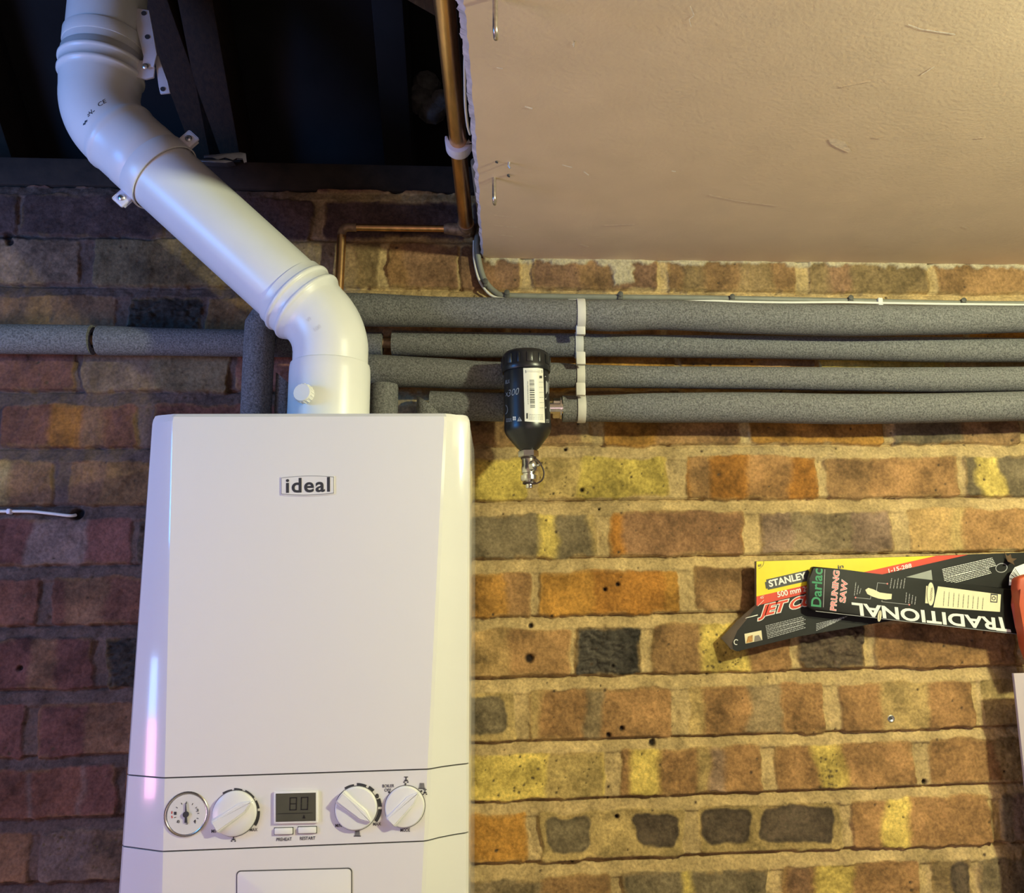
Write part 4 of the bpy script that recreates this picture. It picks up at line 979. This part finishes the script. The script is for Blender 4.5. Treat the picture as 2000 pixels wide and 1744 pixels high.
# ---------------------------------------------------------------- cables
cab = [Vector((edge[20].x - .006, edge[20].y, ZC + .018)), W(938, 430, .03), W(932, 470, .016), W(934, 505, .010), W(945, 545, .009), W(966, 570, .009), W(990, 577.5, .010), W(1080, 579.5, .010), W(1210, 581, .010), W(1400, 583, .010), W(1650, 588, .010), W(1880, 593, .010), W(2010, 594, .010), W(2150, 596, .010)]
mb = MB('cable_grey'); mb.sweep(smooth_path(cab, 8), .0052, 16, ell=.55, up=(0, 1, 0)) if False else mb.sweep(smooth_path(cab, 8), .0048, 16)
tag(mb.build('cable', None, cab[6]), 'thick grey-green cable curving from the ceiling board edge and along above the lagged pipes', 'cable', 'cables')
cw = [W(926, 470, .010), W(926, 505, .008), W(935, 545, .009), W(951, 570, .012), W(966, 580, .013), W(985, 583, .014), W(1060, 587, .014), W(1200, 592, .012), W(1380, 588, .017), W(1440, 589.5, .017), W(1540, 591, .018), W(1640, 590.5, .018), W(1720, 592, .018), W(1850, 594, .018), W(1980, 595.5, .018), W(2150, 600, .010)]
mb = MB('cable_white'); mb.sweep(smooth_path(cw, 8), .0020, 12); tag(mb.build('cable', None, cw[5]), 'thin white wire following the thick grey cable above the lagged pipes', 'cable', 'cables')
lo_ = [H(912, 96, ZC + .004), H(908, 115, ZC + .006), H(908, 160, ZC + .007), H(909, 205, ZC + .007), H(913, 243, ZC + .007), H(918, 262, ZC + .012)]
mb = MB('cable_white'); mb.sweep(smooth_path(lo_, 8), .0016, 10); tag(mb.build('cable', None, lo_[2]), 'loop of thin pale wire at the ceiling board edge, above the white pipe clip', 'cable', 'cables')
lw = [W(-60, 998, .006), W(10, 998.5, .006), W(60, 999, .006), W(100, 1003, .006), (W(135, 1007, .004)), W(148, 1006, -.004)]
mb = MB('cable_white'); mb.sweep(smooth_path(lw, 8), .0022, 12); tag(mb.build('cable', None, lw[1]), 'white wire running into a hole in the wall left of the boiler', 'cable', 'cables')
def clip(px, py, mname, w_, h_, d, lab, grp, head=True):
    c = W(px, py, d); mb = MB(mname)
    mb.box(c, (w_, .010, h_), bevel=.0016, seg=2)
    if head: mb.lathe(c + Vector((0, -.004, h_ * .28)), (0, -1, 0), [(.0042, 0), (.0042, .0022), (.002, .003)], 14)
    return tag(mb.build('cable_clip', None, c), lab, 'cable clip', grp)
for x, y, lab in ((990, 577, 'dark cable clip at the foot of the cable bend'), (948, 555, 'dark cable clip halfway down the cable bend'), (1211, 580, 'dark cable clip just right of the pipe strap top'), (1429, 585, 'dark cable clip third along the straight cable, counted from the bend'),
                  (1660, 587, 'dark cable clip just left of the white clip'), (1880, 592, 'dark cable clip nearest the right edge, right of the white clip')):
    clip(x, y, 'clip_dark', .0085 if y != 555 else .006, .011, .012, lab, 'dark cable clips')
clip(1718, 592, 'cable_white', .0080, .0155, .014, 'bright white cable clip on the wires near the right', 'white cable clips', False)
clip(19, 999, 'clip_white', .0055, .0075, .006, 'small white clip on the wire left of the boiler', 'white cable clips', False)

# ---------------------------------------------------------------- hooks and nails in the ceiling board
def hook(px, py, L, lab):
    b = H(px, py, ZC); pts = [b + Vector((0, 0, .004)), b, b - Vector((0, 0, L * .5)), b - Vector((0, 0, L - .006))]
    r = .006; c = b + Vector((0, r, -L + .006))
    for k in range(1, 10):
        a = math.radians(180 + 200 * k / 9); pts.append(c + Vector((.001 * k / 8, math.cos(a) * r, math.sin(a) * r)))
    mb = MB('hook_metal'); mb.sweep(pts, .0024, 14)
    tag(mb.build('cup_hook', None, b), lab, 'hook', 'hooks in the ceiling board')
hook(965, 347, .032, 'metal hook in the brown ceiling board, the one nearer the wall, below the nail heads')
hook(967, -6, .036, 'metal hook in the brown ceiling board, cut off by the top of the frame')
for px, py, l, lab in ((995, 317, .008, 'bright nail end in the ceiling board, right of a small dark nail'), (971, 315, .002, 'small dark nail in the ceiling board left of the bright nail'), (994, 341, .003, 'small bent nail in the ceiling board nearest the hook')):
    b = H(px, py, ZC); mb = MB('steel' if l > .005 else 'print_dark'); mb.sweep([b + Vector((0, 0, .003)), b + Vector((-.001, 0, -l * .6)), b + Vector((0.001, 0, -l))], [.0016, .0015, .0011], 10)
    tag(mb.build('nail', None, b), lab, 'nail', 'nails in the ceiling board')
mb = MB('steel', 'print_dark'); c = W(1739, 1403, -.002); mb.lathe(c, (0, -1, 0), [(.0052, -.004), (.0052, .003), (.0042, .0036), (.002, .0022)], 20, 'steel'); mb.lathe(c, (0, -1, 0), [(.0018, .003), (.0018, .0032)], 10, 'print_dark')
tag(mb.build('wall_screw', None, c), 'round screw head in a yellowish brick under the saw sleeves', 'screw')

# ---------------------------------------------------------------- packets hung on the right
def flat(d): return lambda x, y: W(x, y, d)
D1 = .030; D1f = flat(D1 + .0004); D1g = flat(D1 + .0007); D1h = flat(D1 + .0010)
stn = thing('saw_sleeve', W(1700, 1170, D1), 'yellow and black cardboard saw sleeve with red stripe, behind the black one', 'saw sleeve', 'saw sleeves')
mb = MB('card_black', 'card_yellow', 'card_red', 'card_grey', 'print_white', 'print_dark', 'card_panel_grey', 'picture_tan', 'print_silver')
outline = [(1477, 1096), (1700, 1089), (1830, 1085), (2060, 1077), (2060, 1150), (1850, 1195), (1700, 1219), (1560, 1243), (1440, 1272), (1432, 1268), (1430, 1256), (1440, 1232), (1462, 1205), (1478, 1184)]
mb.prism([W(x, y, D1) for x, y in outline], (0, .010, 0), 'card_black', 'card_grey')
ppoly(mb, [(1477.5, 1165), (1640, 1128), (1828, 1085.5), (1700, 1089.5), (1477.5, 1096.5)], D1f, 'card_yellow')
ppoly(mb, [(1477.5, 1183), (1700, 1127), (1890, 1083.5), (1828, 1085.5), (1640, 1128), (1477.5, 1165)], D1f, 'card_red')
ppoly(mb, [(1500, 1152), (1585, 1133), (1594, 1130), (1592, 1113), (1580, 1116), (1578, 1113), (1496, 1132), (1497, 1136), (1494, 1137), (1496, 1150), (1499, 1149)], D1g, 'print_dark')
ptext(mb, 'STANLEY', (1503, 1147), (1576, 1130), (1500, 1133.5), D1h, 'print_white', .035)
ptext(mb, '500 mm', (1519, 1167), (1565, 1156.5), (1517, 1156), D1h, 'print_white', .02); ptext(mb, '20"', (1569, 1156), (1586, 1152), (1567, 1146), D1h, 'print_white', .005)
for col_, b_, fm in (('print_white', .085, D1g), ('card_red', .03, D1h)):
    ptext(mb, 'JET CUT', (1481, 1212), (1616, 1180), (1482, 1184), fm, col_, b_, .25, .92, box=.03)
line_ = lambda a, b, wd, fm, m: line(a, b, wd, fm, m)
ppoly(mb, [(1455, 1208), (1480, 1202), (1480, 1200), (1458, 1206)], D1g, 'print_white')
for k in range(9): wordbars(mb, (1495 + k * .5, 1222 + k * 3.0), (1567 + (k % 3) * 3, 1204 + k * 2.6), 1.5, D1g, 'print_silver', 200 + k)
for k in range(5): wordbars(mb, (1594, 1218 + k * 3.2), (1655 - k * 6, 1203 + k * 2.9), 1.4, D1g, 'print_silver', 220 + k)
ppoly(mb, [(1456, 1257), (1489, 1250), (1487, 1231), (1454, 1238)], D1g, 'print_cream'); ppoly(mb, [(1457, 1256), (1470, 1253), (1470, 1240), (1461, 1243)], D1h, 'picture_tan'); ppoly(mb, [(1473, 1253), (1488, 1250), (1482, 1240), (1474, 1242)], D1h, 'card_grey')
for k in range(9):
    a0, a1 = math.radians(40 + 32 * k), math.radians(40 + 32 * k + 33)
    if k != 8: line((1438 + 4.3 * math.cos(a0), 1254 - 5 * math.sin(a0)), (1438 + 4.3 * math.cos(a1), 1254 - 5 * math.sin(a1)), 1.6, D1g, 'print_white')
ptext(mb, '1-15-288', (1736, 1119), (1781, 1108), (1734.5, 1111), D1h, 'print_white', .02)
ptext(mb, 'in', (1637, 1111), (1648, 1109), (1636, 1104), D1h, 'print_dark', .02)
ptext(mb, "60'", (1481, 1107), (1488, 1106), (1480, 1102), D1h, 'print_dark', 0); ptext(mb, "45'", (1485, 1170), (1493, 1168), (1484, 1165), D1h, 'print_white', 0)
for k in range(6):
    a0, a1 = math.radians(-75 + 13 * k), math.radians(-75 + 13 * k + 13)
    line((1478 + 14 * math.cos(a0), 1097 - 14 * math.sin(a0)), (1478 + 14 * math.cos(a1), 1097 - 14 * math.sin(a1)), .7, D1h, 'print_dark')
line((1480, 1184), (1492, 1172), .8, D1h, 'print_white')
ppoly(mb, [(1752, 1132), (1822, 1140), (1819, 1113)], D1g, 'card_panel_grey')
for k in range(11): wordbars(mb, (1840 + k * .6, 1111.5 + k * 3.1), (1938 + ((k * 37) % 17) - k * 1.5, 1089 + k * 2.9), 1.3, D1g, 'print_white', 240 + k)
n_ = 20
ring = [(1956 + 11 * math.cos(2 * math.pi * k / n_) + 3 * math.sin(2 * math.pi * k / n_) * -.5, 1109 - 8.5 * math.sin(2 * math.pi * k / n_) - 2 * math.cos(2 * math.pi * k / n_)) for k in range(n_)]
for k in range(n_): line(ring[k], ring[(k + 1) % n_], 1.6, D1g, 'print_silver')
mb.build('sleeve', stn)
mb = MB('card_grey'); A_ = [W(1478, 1183, D1), W(1462, 1205, D1), W(1441, 1231, D1), W(1431, 1256, D1), W(1433, 1269, D1), W(1428, 1268, .016), W(1408, 1246, .014), W(1440, 1212, .016), W(1474, 1182, .022)]
mb.prism(A_, (0, .0012, 0)); mb.build('end_flap', stn)
mb = MB('print_white', 'print_dark')
Lf = [(1971, 1143), (1972, 1125), (1982, 1108), (2010, 1097), (2060, 1090)]; Lb = [(1984, 1143), (1992, 1137), (1998, 1133), (2020, 1130), (2060, 1128)]
for i in range(len(Lf) - 1):
    mb.prism([W(*Lf[i], .050 - i * .001), W(*Lf[i + 1], .049 - i * .001), W(*Lb[i + 1], .056), W(*Lb[i], .056)], (0, .0006, 0), 'print_white')
for t, w2 in ((.30, 1), (.38, 1.8), (.47, .8), (.55, 2), (.64, 1), (.72, 1.6), (.80, .9), (.88, 1.4)):
    j = t * 2.2; i = min(int(j), 2); u_ = j - i
    a = (Lf[i][0] + (Lf[i + 1][0] - Lf[i][0]) * u_, Lf[i][1] + (Lf[i + 1][1] - Lf[i][1]) * u_); b = (Lb[i][0] + (Lb[i + 1][0] - Lb[i][0]) * u_, Lb[i][1] + (Lb[i + 1][1] - Lb[i][1]) * u_)
    line((a[0] * .95 + b[0] * .05, a[1] * .95 + b[1] * .05), (a[0] * .2 + b[0] * .8, a[1] * .2 + b[1] * .8), w2, flat(.0572), 'print_dark')
o = mb.build('barcode_tag', stn); o['label'] = 'curled white barcode tag'

D2 = .048; D2f = flat(D2 + .0004); D2g = flat(D2 + .0007); D2h = flat(D2 + .0010)
dar = thing('saw_sleeve', W(1780, 1180, D2), 'black cardboard saw sleeve with upside-down white lettering, in front of the yellow one', 'saw sleeve', 'saw sleeves')
mb = MB('card_black', 'print_green', 'print_pink', 'print_white', 'print_cream', 'print_silver', 'print_dark')
ol = [(1587, 1106), (1640, 1111), (1700, 1119), (1850, 1136), (2060, 1160), (2060, 1247), (1995, 1240), (1907, 1230), (1750, 1211), (1591, 1193), (1580, 1187), (1578, 1160), (1581, 1130)]
mb.prism([W(x, y, D2) for x, y in ol], (0, .012, 0), 'card_black', 'card_black', bevel=.0026, seg=3)
line((1593, 1193.5), (1995, 1239.3), 1.0, D2f, 'print_silver')
ptext(mb, 'Darlac', (1604, 1186), (1607, 1111), (1584, 1184), D2f, 'print_green', .02)
line((1608, 1186), (1611, 1112), 1.0, D2f, 'print_silver')
for col_, b_, fm in (('print_white', .055, D2f), ('print_pink', .02, D2g)):
    ptext(mb, 'PRUNING', (1633, 1193), (1640, 1114), (1621, 1193), fm, col_, b_, .15, 1, box=.02); ptext(mb, 'SAW', (1651, 1177), (1656, 1132), (1639, 1177), fm, col_, b_, .15, 1, box=.02)
for k in range(3): wordbars(mb, (1668 + k * 5, 1163 - k * 2), (1671 + k * 5, 1137 + k * 6), 1.3, D2f, 'print_silver', 300 + k)
for k in range(5): wordbars(mb, (1738 + k * 6.5, 1149 - (k == 2) * 0), (1741 + k * 6.5, 1129 + (k % 2) * 3), 1.3, D2f, 'print_silver', 310 + k)
for k in range(4): wordbars(mb, (1768 + k * 6, 1177 + k * 1.2), (1770 + k * 6, 1156 + k * 3), 1.3, D2f, 'print_silver', 320 + k)
for a, b in (((1671, 1167), (1700, 1170)), ((1700, 1170), (1701, 1164)), ((1712, 1154), (1714, 1138)), ((1714, 1138), (1733, 1140)), ((1723, 1172), (1722, 1175)), ((1722, 1175), (1776, 1181))): line(a, b, .9, D2f, 'print_silver')
for x, y in ((1671, 1167), (1733, 1140), (1776, 1181)): ppoly(mb, [(x - 2, y), (x, y - 2), (x + 2, y), (x, y + 2)], D2g, 'print_pink')
hd = [(1690, 1152), (1696, 1148), (1706, 1151), (1718, 1157), (1732, 1159), (1742, 1160), (1741, 1170), (1730, 1171), (1716, 1169), (1704, 1165), (1694, 1160)]
ppoly(mb, hd, D2f, 'print_cream')
ptext(mb, 'T', (1968, 1207), (1939, 1203.5), (1975, 1235), D2g, 'print_white', .03)
ptext(mb, 'RADITIONAL', (1943, 1206), (1663, 1176), (1946, 1231), D2g, 'print_white', .028, .0, 1.02)
ppoly(mb, [(1823, 1186), (1953, 1195), (1955, 1161), (1832, 1145)], D2f, 'print_cream')
for k in range(9): wordbars(mb, (1842 + k * 9.5, 1183 + k * .9), (1844 + k * 9.5, 1155 + k * 1.5), 1.0, D2g, 'print_dark', 340 + k)
ppoly(mb, [(1934, 1176), (1948, 1177), (1949, 1160.5), (1935, 1159)], D2g, 'print_dark'); ppoly(mb, [(1935.5, 1174), (1946, 1175), (1947, 1163), (1936.5, 1162)], D2h, 'print_cream')
for k in range(10):
    a0, a1 = 2 * math.pi * k / 10, 2 * math.pi * (k + 1) / 10
    line((1941 + 3.3 * math.cos(a0), 1168.5 + 3.3 * math.sin(a0)), (1941 + 3.3 * math.cos(a1), 1168.5 + 3.3 * math.sin(a1)), 1.6, flat(D2 + .0013), 'print_dark')
    line((1985 + 9 * math.cos(a0), 1177 + 11 * math.sin(a0)), (1985 + 9 * math.cos(a1), 1177 + 11 * math.sin(a1)), 2.5, D2f, 'print_silver')
ppoly(mb, [(1807, 1178), (1819, 1179), (1821, 1146), (1809, 1144)], D2f, 'print_cream')
ppoly(mb, [(1818 + 8 * math.cos(a), 1160 + 24 * math.sin(a)) for a in (2 * math.pi * k / 20 for k in range(20))], D2g, 'print_dark')
ppoly(mb, [(1818 + 7 * math.cos(a), 1160 + 22.6 * math.sin(a)) for a in (2 * math.pi * k / 20 for k in range(20))], D2h, 'print_cream')
ptext(mb, 'TRADITIONAL', (1820, 1174), (1822, 1147), (1816, 1174), flat(D2 + .0013), 'print_dark', 0)
ppoly(mb, [(1718 + 4.6 * math.cos(a) - 1.5 * math.sin(a), 1203 + 12 * math.sin(a)) for a in (2 * math.pi * k / 18 for k in range(18))], D2h, 'print_dark')
ppoly(mb, [(1718 + 3.6 * math.cos(a) - 1.3 * math.sin(a), 1203 + 11 * math.sin(a)) for a in (2 * math.pi * k / 18 for k in range(18))], flat(D2 + .0013), 'print_cream')
line((1717, 1212), (1719, 1193), .7, flat(D2 + .0016), 'print_dark')
mb.build('sleeve', dar, sharp=30)
# red-brown handle and pale board at the right edge
hnd = [(1990, 1128), (2012, 1120), (2070, 1118), (2080, 1180), (2070, 1290), (2018, 1300), (2004, 1262), (1999, 1225), (1996, 1180), (1988, 1150)]
mb = MB('orange_paint'); mb.prism([W(x, y, .084) for x, y in hnd], (0, .022, 0), bevel=.004, seg=3)
tag(mb.build('tool_handle', None, W(2010, 1200, .09)), 'rusty orange tool handle at the right edge, in front of the saw sleeves', 'tool handle')
xa = W(1980, 1315, .075); zt_ = xa.z
mb = MB('lilac_board'); mb.box((xa.x + .20, -.072, zt_ - .25), (.40, .006, .50), bevel=.001)
mb.box((xa.x + .20, -.035, zt_ - .06), (.30, .069, .03), bevel=.001)
tag(mb.build('notice_board', None, xa), 'pale lilac upright board at the right edge, under the orange handle', 'board')
# dry leaf caught on the sleeve
mb = MB('leaf_brown'); lf = [(1962, 1078), (1968, 1086), (1974, 1082), (1976, 1090), (1986, 1091), (1979, 1096), (1982, 1104), (1974, 1099), (1969, 1097), (1965, 1090)]
mb.prism([W(x, y, .034 + .005 * ((i * 7) % 3)) for i, (x, y) in enumerate(lf)], (0, .0008, 0))
tag(mb.build('dried_leaf', None, W(1972, 1090, .056)), 'scrap of dry brown leaf stuck on the top corner of the yellow saw sleeve', 'leaf')
